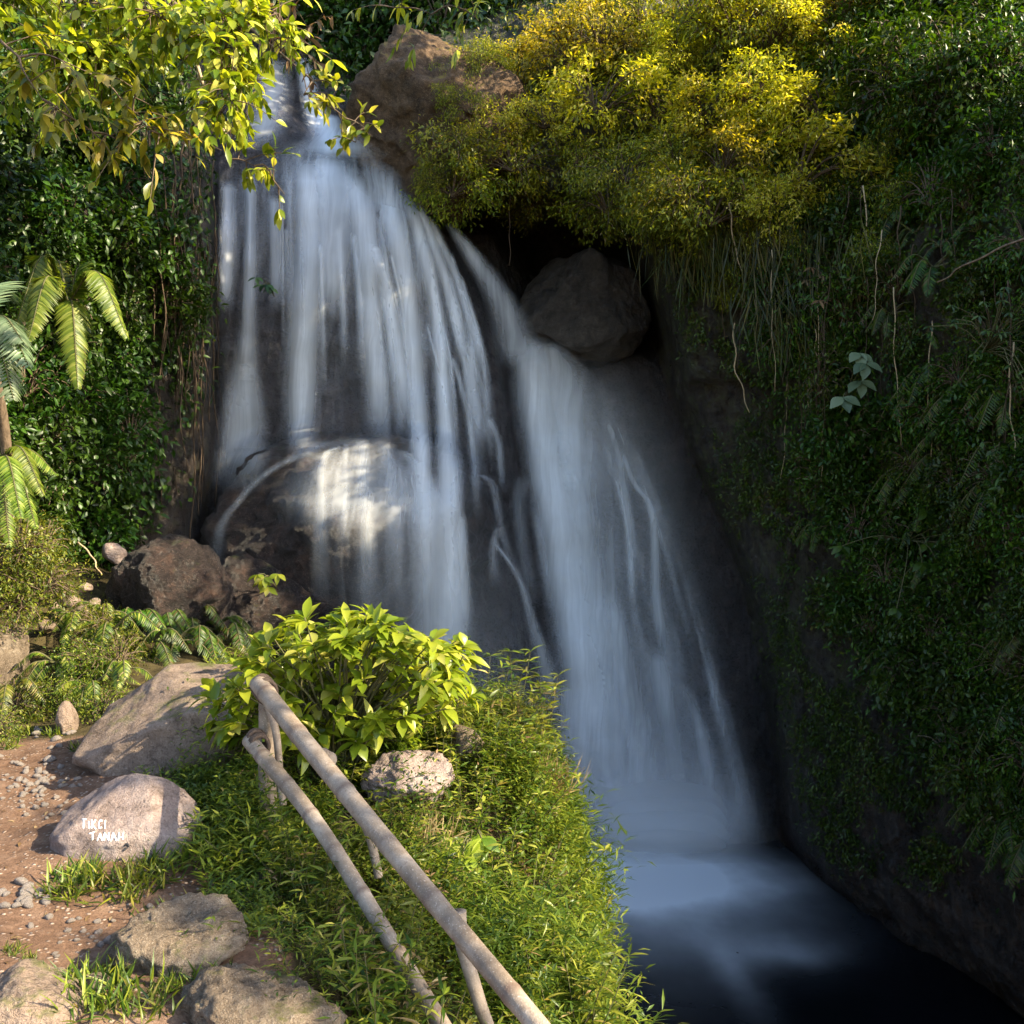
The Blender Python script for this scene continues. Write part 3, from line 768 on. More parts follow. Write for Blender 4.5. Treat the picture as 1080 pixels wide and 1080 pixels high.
for _ in range(2):
    q = np.pad(DW, 1, mode='edge')
    DW = np.min([q[a:a + DW.shape[0], b:b + DW.shape[1]] for a in range(3) for b in range(3)], 0)
DS = boxblur(DW, 3)
def wdepth(px, py):
    i = np.clip((px - gx[0]) / GS, 0, len(gx) - 1).astype(int); j = np.clip((py - gy[0]) / GS, 0, len(gy) - 1).astype(int)
    return DS[j, i]

# ------------------------------------------------------------------ waterfalls
WSEED = [0]
def water_sheet(name, parent, lefts, rights, nu, dens_u, dens_v, off=0.05, streak=0.7, free=0.0025, edge=0.25, rows=None, bow=0.0, arch=0.0):
    """a sheet of water between two edge lines; it follows the rock and falls free from ledges"""
    nl = rows or int(max(abs(lefts[-1][1] - lefts[0][1]), abs(rights[-1][1] - rights[0][1])) / 6) + 4
    Lc = spline(lefts, nl); Rc = spline(rights, nl)
    u = np.linspace(0, 1, nu)
    px = Lc[:, None, 0] * (1 - u) + Rc[:, None, 0] * u
    py = Lc[:, None, 1] * (1 - u) + Rc[:, None, 1] * u
    py = py - arch * np.sin(np.pi * u)[None] * (1 - sstep(0, 0.35, np.linspace(0, 1, nl)))[:, None]
    d = wdepth(px, py) - off - bow * np.sin(np.pi * u)[None]
    w = d.copy()
    for j in range(1, nl):
        w[j] = np.minimum(w[j - 1] + free * np.abs(py[j] - py[j - 1]), d[j])
        if j > 1:  # soften the throw off a ledge
            w[j] = np.maximum(w[j], w[j - 1] - 0.045 * np.abs(py[j] - py[j - 1]))
    for _ in range(2):
        w[:, 1:-1] = (w[:, :-2] + 2 * w[:, 1:-1] + w[:, 2:]) / 4
    V = Parr(px, py, w)
    du_ = np.interp(u, np.linspace(0, 1, len(dens_u)), dens_u)
    v = np.linspace(0, 1, nl); dv_ = np.interp(v, [p for p, _ in dens_v], [q for _, q in dens_v])
    e = sstep(0, edge, u) * sstep(0, edge, 1 - u)
    dn = dv_[:, None] * (du_ * e)[None]
    WSEED[0] += 1
    arc = np.cumsum(np.concatenate([[0], np.linalg.norm(np.diff(V[:, nu // 2], axis=0), axis=1)]))
    U = V[..., 0] + WSEED[0] * 7.31
    W_ = np.broadcast_to((arc + WSEED[0] * 3.7)[:, None], U.shape)
    ii = np.arange(nl * nu).reshape(nl, nu)
    F = np.stack([ii[:-1, :-1], ii[1:, :-1], ii[1:, 1:], ii[:-1, 1:]], -1).reshape(-1, 4)
    me = mesh_np(name, V.reshape(-1, 3), F, M['fall'], {'dens': dn.ravel(), 'streak': np.full(dn.size, streak)}, uv=np.stack([U.ravel(), W_.ravel()], -1))
    return obj(name, me, parent)
def strand(parent, pts, dens, off=0.07, streak=0.45, free=0.0022, fade=(0.08, 0.25), edge=0.5, nu=9):
    pts = np.asarray(pts, float)
    l = np.stack([pts[:, 0] - pts[:, 2], pts[:, 1]], -1); r = np.stack([pts[:, 0] + pts[:, 2], pts[:, 1]], -1)
    return water_sheet("strand", parent, l, r, nu, [1, 1], [(0, 0), (fade[0], dens), (1 - fade[1], dens), (1, 0)], off, streak, free, edge, bow=0.03)

broad = thing("waterfall", "broad silky veil of water over the rounded rock face", "waterfall", (0, 0, 0))
lipx = [(228, 196), (262, 176), (300, 158), (340, 150), (380, 160), (425, 192), (470, 243), (505, 312), (525, 380)]
# thin veil over the whole face, in overlapping panels
water_sheet("veil", broad, [(228, 176), (230, 330), (228, 470)], [(318, 146), (312, 330), (300, 500)], 26, [.4, .6, .4, .45], [(0, 0), (.12, .6), (.5, .26), (.85, .22), (1, 0)], 0.05, 0.85, edge=0.1)
water_sheet("veil", broad, [(290, 150), (300, 330), (300, 470)], [(428, 184), (440, 330), (452, 480)], 34, [.6, .9, .5, .8, .8], [(0, 0), (.10, .85), (.3, .42), (.65, .2), (1, .08)], 0.06, 0.85, edge=0.1, arch=18)
water_sheet("veil", broad, [(378, 160), (410, 280), (425, 440), (430, 640), (440, 770)], [(482, 290), (500, 380), (512, 470), (520, 620), (530, 770)], 34, [.8, .8, .5, .25, .1], [(0, 0), (.08, .8), (.25, .5), (.5, .22), (.8, .22), (1, .28)], 0.05, 0.85, edge=0.1)
# thick bands and strands
for pts, dn in [
    ([(346, 120, 14), (352, 145, 34), (360, 168, 60)], .85),
    ([(318, 60, 10), (330, 110, 14), (345, 150, 26)], .7),
    ([(288, 60, 22), (285, 110, 26), (268, 160, 32)], .38),
    ([(325, 165, 20), (326, 240, 21), (322, 330, 22), (318, 430, 22), (318, 490, 20)], .8),
    ([(345, 160, 26), (352, 220, 30), (352, 280, 26), (350, 340, 20)], .6),
    ([(240, 190, 9), (240, 260, 10), (238, 330, 12)], .65),
    ([(264, 180, 10), (264, 250, 10), (262, 330, 11), (258, 400, 20), (258, 500, 30)], .6),
    ([(288, 205, 8), (290, 260, 9), (291, 330, 10)], .5),
    ([(258, 380, 12), (258, 420, 26), (256, 470, 32), (250, 520, 34)], .5),
    ([(372, 175, 18), (384, 250, 20), (392, 330, 18), (398, 400, 18), (400, 470, 20)], .75),
    ([(402, 180, 14), (420, 250, 17), (432, 330, 16), (440, 420, 14), (446, 500, 14), (450, 640, 20)], .85),
    ([(392, 255, 10), (404, 290, 12), (420, 370, 12), (428, 460, 12)], .7),
    ([(425, 200, 10), (446, 260, 12), (462, 340, 12), (470, 440, 14), (474, 540, 18), (476, 680, 24), (478, 770, 24)], .8),
    ([(440, 215, 8), (462, 270, 9), (480, 330, 10), (492, 390, 12)], .75),
    ([(452, 228, 6), (480, 290, 7), (500, 350, 9), (510, 400, 10)], .6),
    ([(497, 360, 8), (498, 410, 12), (512, 470, 10)], .5),
    ([(516, 440, 6), (526, 470, 6), (530, 520, 5)], .4),
    ([(506, 500, 6), (520, 512, 7), (530, 560, 6), (545, 610, 8)], .24),
    ([(486, 540, 8), (488, 600, 10), (488, 680, 16)], .5),
    ([(516, 565, 4), (545, 605, 5), (560, 650, 8), (580, 720, 16), (600, 800, 24)], .28),
    ([(527, 555, 7), (521, 580, 7), (522, 620, 9)], .3),
    ([(455, 500, 18), (460, 600, 28), (464, 700, 34), (466, 780, 34)], .42),
]:
    strand(broad, pts, min(1.0, dn * 1.3), streak=0.3)
rng = np.random.default_rng(31)
for k in range(34):
    x0 = rng.uniform(236, 500); y0 = np.interp(x0, [p[0] for p in lipx], [p[1] for p in lipx]) + rng.uniform(4, 130)
    ln = rng.uniform(80, 260); w = rng.uniform(2.0, 6.5); sl = np.interp(x0, [230, 330, 420, 500], [-0.02, 0.02, 0.2, 0.28])
    strand(broad, [(x0, y0, w), (x0 + sl * ln * 0.4, y0 + ln * 0.4, w * 1.15), (x0 + sl * ln * 0.62, y0 + ln, w * 1.5)], rng.uniform(0.3, 0.75), fade=(0.05, 0.5), nu=7)

casc = thing("cascade", "bright water sheeting over the sunlit boulder below the broad fall", "cascade", (0, 0, 0))
water_sheet("veil", casc, [(288, 512), (306, 540), (322, 590), (336, 660), (346, 750)], [(474, 512), (482, 540), (484, 590), (484, 660), (484, 760)], 34, [.2, .5, .7, .7, .6], [(0, 0), (.14, .5), (.4, .34), (.7, .28), (1, .2)], 0.07, 0.7, edge=0.16, arch=52)
for pts, dn in [
    ([(358, 470, 8), (340, 486, 9), (338, 540, 10), (337, 640, 14)], .75),
    ([(380, 462, 12), (384, 500, 13), (386, 560, 13), (386, 650, 20)], .8),
    ([(404, 464, 10), (412, 500, 12), (416, 560, 12), (416, 640, 18)], .7),
    ([(425, 475, 10), (444, 500, 12), (448, 560, 14), (450, 650, 20)], .7),
    ([(365, 466, 5), (363, 510, 6), (362, 580, 8)], .55),
    ([(350, 464, 26), (320, 478, 14), (280, 500, 8), (250, 530, 7), (232, 560, 9), (224, 620, 16)], .55),
    ([(470, 470, 12), (480, 490, 14), (478, 560, 14), (480, 660, 20)], .5),
]:
    strand(casc, pts, dn * 0.6)
water_sheet("spray", casc, [(270, 520), (276, 535), (284, 560)], [(476, 515), (480, 530), (484, 560)], 34, [.3, .9, 1, .8, .4], [(0, 0), (.4, .45), (1, 0)], 0.1, 0.4, edge=0.25, rows=12, arch=62)

narrow = thing("waterfall", "narrow bright fall pouring out of the dark cleft and fanning out to the pool", "waterfall", (0, 0, 0))
strand(narrow, [(474, 236, 7), (500, 272, 14), (522, 305, 18), (538, 340, 24), (552, 390, 30)], .6, off=0.12, streak=0.4, fade=(.1, .1))
water_sheet("veil", narrow, [(545, 352), (549, 420), (560, 540), (578, 660), (596, 780), (606, 890)], [(592, 358), (655, 425), (716, 540), (760, 660), (795, 780), (822, 890)], 40,
            [.5, 1, .85, .42, .24, .18, .12], [(0, .0), (.07, .9), (.35, .75), (.7, .62), (.9, .6), (1, .3)], 0.07, 0.6, edge=0.12)
for pts, dn in [
    ([(556, 352, 20), (564, 420, 28), (580, 500, 31), (600, 600, 34), (618, 700, 40), (630, 800, 50), (634, 890, 60)], 1.0),
    ([(572, 360, 18), (590, 400, 34), (602, 460, 40), (616, 540, 38)], .6),
    ([(590, 400, 14), (600, 480, 18), (618, 580, 22), (634, 680, 28), (648, 780, 34)], .6),
    ([(655, 470, 5), (668, 508, 6), (684, 530, 6), (690, 560, 7), (692, 620, 9), (702, 690, 11), (716, 760, 14)], .55),
    ([(715, 532, 7), (692, 540, 6), (688, 570, 6)], .25),
    ([(640, 440, 6), (654, 490, 8), (664, 560, 8), (668, 640, 10)], .4),
    ([(648, 500, 3), (662, 560, 4), (668, 640, 6)], .5),
    ([(640, 620, 16), (664, 720, 22), (676, 800, 28), (684, 890, 34)], .5),
    ([(690, 680, 16), (706, 760, 22), (716, 830, 28), (720, 890, 34)], .5),
    ([(720, 720, 10), (742, 790, 14), (752, 880, 20)], .45),
    ([(745, 700, 8), (770, 800, 12), (785, 885, 18)], .3),
    ([(552, 500, 11), (548, 540, 11), (556, 600, 12), (562, 640, 14)], .3),
    ([(600, 720, 18), (606, 800, 26), (608, 880, 34)], .55),
]:
    strand(narrow, pts, min(1.0, dn * 1.2), off=0.09, streak=0.3 if dn > .9 else 0.45)
rng = np.random.default_rng(37)
for k in range(30):
    a = rng.uniform(0, 1); y0 = rng.uniform(420, 760); y1 = min(y0 + rng.uniform(90, 220), 890)
    f = lambda y: np.interp(y, [360, 540, 700, 890], [548, 564, 586, 606]) * (1 - a) + np.interp(y, [360, 540, 700, 890], [640, 728, 774, 822]) * a
    w = rng.uniform(2.5, 8)
    strand(narrow, [(f(y0), y0, w), (f((y0 + y1) / 2), (y0 + y1) / 2, w * 1.2), (f(y1), y1, w * 1.5)], rng.uniform(0.2, 0.55) * (1 - 0.4 * a), fade=(0.15, 0.4), nu=7)
water_sheet("spray", narrow, [(556, 380), (580, 520), (604, 640), (612, 740)], [(680, 372), (740, 500), (775, 640), (800, 740)], 26, [.7, 1, .7, .4, .2], [(0, 0), (.15, .28), (.5, .2), (1, 0)], 0.22, 0.08, edge=0.3)
water_sheet("spray", broad, [(440, 520), (440, 640), (430, 790)], [(560, 520), (590, 640), (620, 790)], 20, [.6, .8, .3], [(0, 0), (.5, .12), (1, .3)], 0.25, 0.05, edge=0.35)
water_sheet("spray", broad, [(226, 330), (226, 440), (224, 540)], [(420, 330), (430, 440), (420, 500)], 20, [.8, .9, .8], [(0, 0), (.5, .22), (1, .0)], 0.2, 0.1, edge=0.3) if False else None
for (y0, y1, of, dn) in ((690, 886, 0.12, .40), (730, 896, 0.28, .42), (755, 906, 0.45, .42), (775, 914, 0.65, .36)):
    water_sheet("spray", narrow, [(590, y0 + 8), (592, (y0 + y1) / 2), (588, y1)], [(775 + (y0 - 690) * .2, y0), (800 + of * 10, (y0 + y1) / 2), (824 + of * 6, y1)], 30, [.5, .9, 1, .9, .4], [(0, 0), (.25, dn * .08), (.5, dn * .3), (.75, dn * .8), (.88, dn), (1, 0)], of, 0.0, edge=0.3, rows=14, arch=12)

# ------------------------------------------------------------------ bamboo railing
rail = thing("bamboo_railing", "two weathered bamboo poles lashed to a post along the path's drop", "railing", (-1.27, 4.5, -0.12))
RO = np.array(rail.location)
def bamboo(name, A, B, r0, r1, nodes=7, mat='bamboo', bend=0.0, seed=1):
    rng = np.random.default_rng(seed)
    n = 90; t = np.linspace(0, 1, n)
    pts = A[None] * (1 - t)[:, None] + B[None] * t[:, None]
    pts[:, 2] += bend * np.sin(np.pi * t)
    pts += 0.011 * np.stack([np.sin(t * 5 + seed), 0 * t, np.cos(t * 6.5 + seed * 2)], -1) + 0.004 * np.stack([np.sin(t * 9 + seed), np.sin(t * 7 + 2 * seed), np.cos(t * 8 + seed)], -1)
    rad = r0 * (1 - t) + r1 * t
    ring = np.zeros(n)
    pos = (np.arange(nodes) + 0.5 + rng.uniform(-.2, .2, nodes)) / nodes
    for p in pos:
        ring += np.exp(-((t - p) / 0.006) ** 2)
    rad = rad * (1 + 0.09 * ring)
    g = Geo()
    ns = 16
    tube(g, pts, rad, ns, 0)
    g.A[-1] = np.concatenate([np.repeat(np.clip(ring, 0, 1), ns), [1, 1]])
    o = obj(name, g.mesh(name, M[mat], RO), rail)
    return o
A1, B1 = P(272, 722, 4.5), P(585, 1112, 2.5)
bamboo("handrail", A1, B1, 0.045, 0.031, 6, bend=0.02, seed=3)
A2, B2 = P(266, 779, 4.5), P(486, 1110, 3.0)
bamboo("lower_rail", A2, B2, 0.038, 0.029, 7, bend=0.03, seed=5)
pt = P(283, 728, 4.58)
bamboo("post", np.array([pt[0], pt[1], gz(pt[0], pt[1]) - 0.2]), pt + np.array([0.0, 0, 0.03]), 0.046, 0.042, 3, seed=7)
for a, b, r in ((P(345, 800, 4.35), P(335, 800, 4.15), 0.04), (P(378, 838, 4.05), P(398, 925, 4.0), 0.022), (P(483, 962, 3.35), P(512, 1085, 3.3), 0.028), (P(283, 738, 4.55), P(300, 850, 4.4), 0.02)):
    bamboo("stake", a, b, r, r * 0.9, 2, mat='bamboo', seed=int(a[0] * 10) + 30)
def lashing(c, axis, r):
    g = Geo(); rg = np.random.default_rng(4)
    ax = nrm(axis); u = nrm(np.cross(ax, [0, 0, 1.0])); v = np.cross(ax, u)
    for k in range(5):
        a = np.linspace(0, 2 * math.pi, 22); off = (k - 2) * 0.016
        tilt = rg.uniform(-.03, .03)
        pts = c + ax * (off + tilt * np.sin(a))[:, None] + r * (np.cos(a)[:, None] * u + np.sin(a)[:, None] * v)
        tube(g, pts, 0.011, 6, rg.random(), cap=False)
    return obj("lashing", g.mesh("lashing", M['lash'], RO), rail)
dr = nrm(B1 - A1)
lashing(P(279, 727, 4.47), dr, 0.050)
lashing(P(272, 784, 4.47), dr, 0.045)

# ------------------------------------------------------------------ plants: builders
def ellipsoid_pts(rng, n, shell=0.55):
    v = nrm(rng.normal(size=(n, 3))); r = rng.uniform(shell, 1.0, n) ** 0.6
    return v * r[:, None]

def rosette(g, rng, tips, dirs, nl, L, W, spread=0.9, nseg=4, droop=0.35, fold=0.3, peak=0.45):
    T = np.repeat(tips, nl, 0); Dd = np.repeat(nrm(dirs), nl, 0); n = len(T)
    rnd = nrm(rng.normal(size=(n, 3)))
    per = nrm(rnd - Dd * (rnd * Dd).sum(1, keepdims=True))
    s = rng.uniform(0.45, 1.25, n)[:, None] * spread
    d = nrm(Dd + per * s)
    up = nrm(np.array([0, 0, 1.0]) + 0.5 * Dd + 0.3 * rng.normal(size=(n, 3)))
    base = T - Dd * (rng.uniform(0, 0.5, n) * L)[:, None]
    leaves(g, base, d, up, L * rng.uniform(0.6, 1.15, n), W * rng.uniform(0.7, 1.15, n), nseg, fold, droop * rng.uniform(0.3, 1.6, n), peak, rng.random(n))

# --- the big-leaved bush by the railing
def big_bush():
    rng = np.random.default_rng(11)
    base = P(355, 800, 5.25); base[2] = gz(base[0], base[1]) - 0.02
    root = thing("bush", "sunlit bush with large glossy yellow-green leaves behind the railing post", "bush", base)
    gs, gl = Geo(), Geo()
    tips, dirs = [], []
    targets = [(245, 728), (238, 712), (262, 690), (275, 668), (300, 655), (318, 640), (335, 650), (358, 632), (372, 645), (392, 636), (405, 645), (425, 655), (440, 668), (462, 660), (476, 665), (472, 690), (455, 700), (468, 712),
               (300, 690), (330, 680), (350, 668), (380, 670), (410, 680), (435, 690), (320, 715), (350, 700), (380, 705), (410, 715), (440, 722), (250, 745), (275, 735), (300, 740), (340, 735), (370, 740), (400, 745), (430, 735), (260, 705), (290, 715), (345, 760), (315, 765), (285, 755), (385, 765), (415, 760)]
    pts = []
    for (x, y) in targets:
        for k in range(6):
            pts.append(P(x + rng.normal() * 11, y + 10 + abs(rng.normal()) * 14, 5.25 + rng.uniform(-0.5, 0.5)))
    for tp in pts:
        v = tp - base
        mid = base + v * 0.5 + np.array([rng.normal() * .04, rng.normal() * .04, 0.10])
        c = spline([base + rng.normal(size=3) * np.array([.06, .06, 0]), mid, tp], 8)
        tube(gs, c, np.linspace(0.010, 0.0035, 8), 5, rng.random())
        tips.append(tp); dirs.append(nrm(c[-1] - c[-3]) + np.array([0, -0.15, 0.35]))
    rosette(gl, rng, np.array(tips), np.array(dirs), 9, 0.118, 0.060, 1.5, 5, 0.5, 0.32, 0.54)
    obj("stem", gs.mesh("stem", M['stem'], base), root)
    obj("foliage", gl.mesh("foliage", M['leaf_bush'], base), root)
big_bush()

# --- generic branching shrub; returned thing stands at the origin of its mesh
def shrub_proto(name, mat, seed, rad=(0.6, 0.5, 0.5), nb=40, nl=26, L=0.07, W=0.026, weep=0.3, cl=0.16, nseg=2, stem='bark', peak=0.42, out=(0, -0.2, 0.15)):
    rng = np.random.default_rng(seed)
    gs, gl = Geo(), Geo()
    e = ellipsoid_pts(rng, nb, 0.35) * np.asarray(rad)
    for c in e:
        root = np.array([0, 0.25 * rad[1], -0.5 * rad[2]])
        mid = (root + c) * 0.5 + np.array([0, 0, 0.25 * rad[2]])
        cv = spline([root, mid, c, c + np.array([c[0] * .15, -0.05, -weep * 0.2])], 9)
        tube(gs, cv, np.linspace(0.014, 0.003, 9), 4, rng.random(), cap=False)
        n = nl
        q = cv[rng.integers(4, 9, n)] + rng.normal(size=(n, 3)) * cl * np.array([1, 1, 0.7])
        d = nrm(c)[None] * 0.5 + np.asarray(out) + rng.normal(size=(n, 3)) * 0.7 + np.array([0, 0, -weep])
        up = np.array([0, -0.3, 1.0]) + rng.normal(size=(n, 3)) * 0.5
        leaves(gl, q, d, up, L * rng.uniform(0.55, 1.25, n), W * rng.uniform(0.6, 1.2, n), nseg, 0.3, 0.3, peak, np.clip(rng.random(n) * 0.8 + rng.random() * 0.2, 0, 1))
    return gs.mesh("stem", M[stem]), gl.mesh("foliage", M[mat])

def place(name, meshes, loc, scale, rz, label, cat, group=None, sxyz=None, tilt=0.0):
    t = thing(name, label, cat, loc, group)
    t.scale = sxyz if sxyz else (scale, scale, scale)
    t.rotation_euler = (tilt, 0, rz)
    obj("stem", meshes[0], t); obj("foliage", meshes[1], t)
    return t

olive = [shrub_proto("shrub", 'leaf_olive', 180 + k, (0.85, 0.6, 0.55), 30, 76, 0.085, 0.027, 0.95, 0.10, nseg=2) for k in range(3)]
gold = [shrub_proto("shrub", 'leaf_gold', 100 + k, (0.9, 0.6, 0.6), 34, 84, 0.082, 0.031, 0.65, 0.085, nseg=2) for k in range(5)]
dark = [shrub_proto("shrub", 'leaf_wall', 120 + k, (0.6, 0.35, 0.5), 44, 34, 0.085, 0.036, 0.35, 0.13) for k in range(4)]
deep = [shrub_proto("shrub", 'leaf_dark', 140 + k, (0.6, 0.4, 0.6), 40, 26, 0.13, 0.06, 0.3, 0.15, nseg=3) for k in range(3)]
moundp = [shrub_proto("shrub", 'leaf_bank', 160 + k, (0.5, 0.4, 0.36), 60, 36, 0.05, 0.02, 0.15, 0.09) for k in range(3)]

rng = np.random.default_rng(5)
# sunlit overhanging shrubs on the ledge
spots = [(505, 92), (545, 66), (600, 58), (655, 36), (715, 48), (775, 30), (835, 28), (880, 60), (520, 132), (572, 120), (628, 112), (690, 104), (748, 112), (805, 104), (862, 118),
         (498, 168), (550, 176), (606, 172), (660, 168), (722, 172), (780, 168), (838, 176), (575, 205), (640, 212), (700, 212), (760, 215), (815, 212), (470, 192), (740, 4), (680, -4), (820, -10), (890, 8)]
for k, (x, y) in enumerate(spots):
    x += rng.normal() * 8; y += rng.normal() * 6
    d = float(cdepth(x, y)) - rng.uniform(0.15, 0.75)
    s = rng.uniform(0.6, 1.15)
    if (y > 150 and x < 760) or k % 6 == 5:
        place("shrub", olive[k % 3], P(x, y, d), 1, rng.uniform(0, 6.28), "olive green drooping shrub below the golden ones above the cleft", "shrub", "olive shrubs on the overhanging ledge", (s * 1.1, s, s * 0.8))
    else:
        place("shrub", gold[k % 5], P(x, y, d), 1, rng.uniform(0, 6.28), "golden sunlit shrub hanging over the rock ledge above the cleft", "shrub", "golden shrubs on the overhanging ledge", (s * 1.05, s, s * 0.85))
for k, (x, y, d, s) in enumerate([(482, 70, 11.7, .42), (495, 112, 11.5, .5), (488, 150, 11.4, .5), (462, 185, 11.5, .42), (470, 100, 11.4, .3), (505, 60, 11.8, .5)]):
    place("shrub", olive[k % 3], P(x, y, d), s, rng.uniform(0, 6.28), "small olive shrub clinging to the side of the ochre rock", "shrub", "small shrubs on the ochre rock")
for k in range(26):
    x = rng.uniform(640, 970); y = rng.uniform(205, 330) if x > 720 else rng.uniform(215, 245)
    if x > 860: y = rng.uniform(60, 320)
    d = float(cdepth(x, y)) - 0.2
    place("shrub", olive[k % 3], P(x, y, d), rng.uniform(0.35, 0.6), rng.uniform(0, 6.28), "small drooping olive plant trailing below the golden shrubs down the shaded wall", "shrub", "trailing olive plants on the wall")
# shaded shrubs of the right-hand wall
cnt = 0
for y in range(-10, 900, 62):
    for x in range(760, 1120, 66):
        xx = x + rng.uniform(-28, 28); yy = y + rng.uniform(-28, 28)
        edge = np.interp(yy, [0, 230, 330, 480, 640, 760, 860], [890, 740, 780, 835, 860, 940, 1030])
        if xx < edge + 18: continue
        d = float(cdepth(xx, yy)) - 0.18
        s = rng.uniform(0.5, 0.95) * d / 10
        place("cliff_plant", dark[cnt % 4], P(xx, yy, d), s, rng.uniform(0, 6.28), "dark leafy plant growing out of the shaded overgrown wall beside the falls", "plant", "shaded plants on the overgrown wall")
        cnt += 1
for k in range(34):
    y = rng.uniform(120, 820); lo = np.interp(y, [0, 230, 330, 480, 640, 760, 900], [900, 770, 810, 860, 885, 970, 1060])
    x = rng.uniform(lo, 1090); d = float(cdepth(x, y)) - 0.25
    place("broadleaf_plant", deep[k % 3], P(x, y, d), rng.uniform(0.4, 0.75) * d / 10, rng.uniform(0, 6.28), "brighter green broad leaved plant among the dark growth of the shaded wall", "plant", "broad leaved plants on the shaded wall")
for k, (x, y) in enumerate([(890, 60), (915, 40), (945, 62), (975, 40), (1005, 64), (1035, 44), (1065, 66), (900, 90), (930, 95), (960, 92), (990, 96), (1020, 92), (1050, 98), (920, 15), (960, 10), (1000, 15), (1040, 10), (1075, 20)]):
    d = float(cdepth(x, y)) - 0.2
    place("cliff_plant", dark[k % 4], P(x, y, d), rng.uniform(0.9, 1.3) * d / 10, rng.uniform(0, 6.28), "dark leafy plant crowning the shaded wall in the top corner", "plant", "plants crowning the shaded wall")
# dark forest behind the crest
for k, (x, y) in enumerate([(385, 30), (430, 10), (470, 20), (350, 20), (520, -10), (300, -20), (410, 50), (360, 60), (560, -20), (250, -10), (460, -30), (620, -40)]):
    d = 14.8 + rng.uniform(-.5, .8)
    place("shrub", deep[k % 3], P(x, y, d), 1.25, rng.uniform(0, 6.28), "dark shaded thicket shrub behind the lip of the waterfall", "shrub", "dark shrubs behind the lip of the falls")
# left cliff, shaded climbing shrubs
cnt = 0
for y in range(90, 600, 58):
    for x in range(-20, 215, 52):
        xx = x + rng.uniform(-22, 22); yy = y + rng.uniform(-22, 22)
        if xx > np.interp(yy, [100, 200, 300, 480, 600], [185, 195, 190, 150, 110]): continue
        d = float(cdepth(xx, yy)) - 0.15
        s = rng.uniform(0.55, 0.9) * d / 10
        place("cliff_plant", deep[cnt % 3], P(xx, yy, d), s, rng.uniform(0, 6.28), "deep green leafy climber on the shaded cliff by the palms", "plant", "climbers on the shaded cliff by the palms")
        cnt += 1

# --- leaf cover on the rock walls
def cover(name, poly, n, mat, L, W, seed, off=0.05, hang=0.6, holes=0.0, nseg=2, clump=1.2):
    rng = np.random.default_rng(seed)
    b = np.asarray(poly, float); m = 0; px = np.zeros(0); py = np.zeros(0)
    while m < n:
        x = rng.uniform(b[:, 0].min(), b[:, 0].max(), 2 * n); y = rng.uniform(b[:, 1].min(), b[:, 1].max(), 2 * n)
        k = poly_sd(poly, x, y) < rng.normal(size=2 * n) * 10
        pts = Parr(x, y, cdepth(x, y))
        k &= fbm(pts * clump, seed, 3) > holes + rng.normal(size=2 * n) * 0.08
        px = np.concatenate([px, x[k]]); py = np.concatenate([py, y[k]]); m = len(px)
    px, py = px[:n], py[:n]
    nn = cnorm(px, py); pos = Parr(px, py, cdepth(px, py)) + nn * (rng.random(n) ** 1.5 * off * 3)[:, None]
    d = nrm(nn * 0.5 + np.array([0, 0, -hang]) + rng.normal(size=(n, 3)) * 0.55)
    up = nrm(nn + np.array([0, 0, 0.6]) + rng.normal(size=(n, 3)) * 0.35)
    g = Geo()
    cl = vnoise(pos * 2.3, seed + 3) * 0.25
    leaves(g, pos, d, up, L * rng.uniform(0.5, 1.3, n), W * rng.uniform(0.6, 1.2, n), nseg, 0.3, 0.3, 0.42, np.clip(rng.random(n) * 0.75 + 0.12 + cl, 0, 1))
    return setting(obj(name, g.mesh(name, M[mat])), 'stuff')
wall_poly = [(735, 240), (790, 330), (838, 470), (862, 640), (930, 740), (1020, 850), (1090, 960), (1300, 960), (1300, -80), (890, -80), (880, 200)]
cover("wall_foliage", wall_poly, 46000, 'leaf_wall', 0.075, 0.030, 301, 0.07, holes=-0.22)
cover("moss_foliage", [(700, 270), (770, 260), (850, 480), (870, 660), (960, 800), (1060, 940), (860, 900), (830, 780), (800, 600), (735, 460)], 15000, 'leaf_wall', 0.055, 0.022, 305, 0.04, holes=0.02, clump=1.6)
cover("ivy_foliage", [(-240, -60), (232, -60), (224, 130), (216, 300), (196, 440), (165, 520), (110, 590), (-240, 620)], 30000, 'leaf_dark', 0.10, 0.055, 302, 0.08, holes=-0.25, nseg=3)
cover("ledge_foliage", [(470, 75), (560, 30), (900, -50), (900, 210), (760, 245), (640, 225), (560, 212), (470, 214), (452, 190), (470, 140)], 15000, 'leaf_olive', 0.085, 0.03, 303, 0.12, holes=-0.1)
cover("backdrop_foliage", [(230, -140), (1000, -140), (600, 20), (500, 40), (420, 70), (370, 120), (300, 60)], 9000, 'leaf_dark', 0.16, 0.07, 304, 0.15, holes=-0.3)

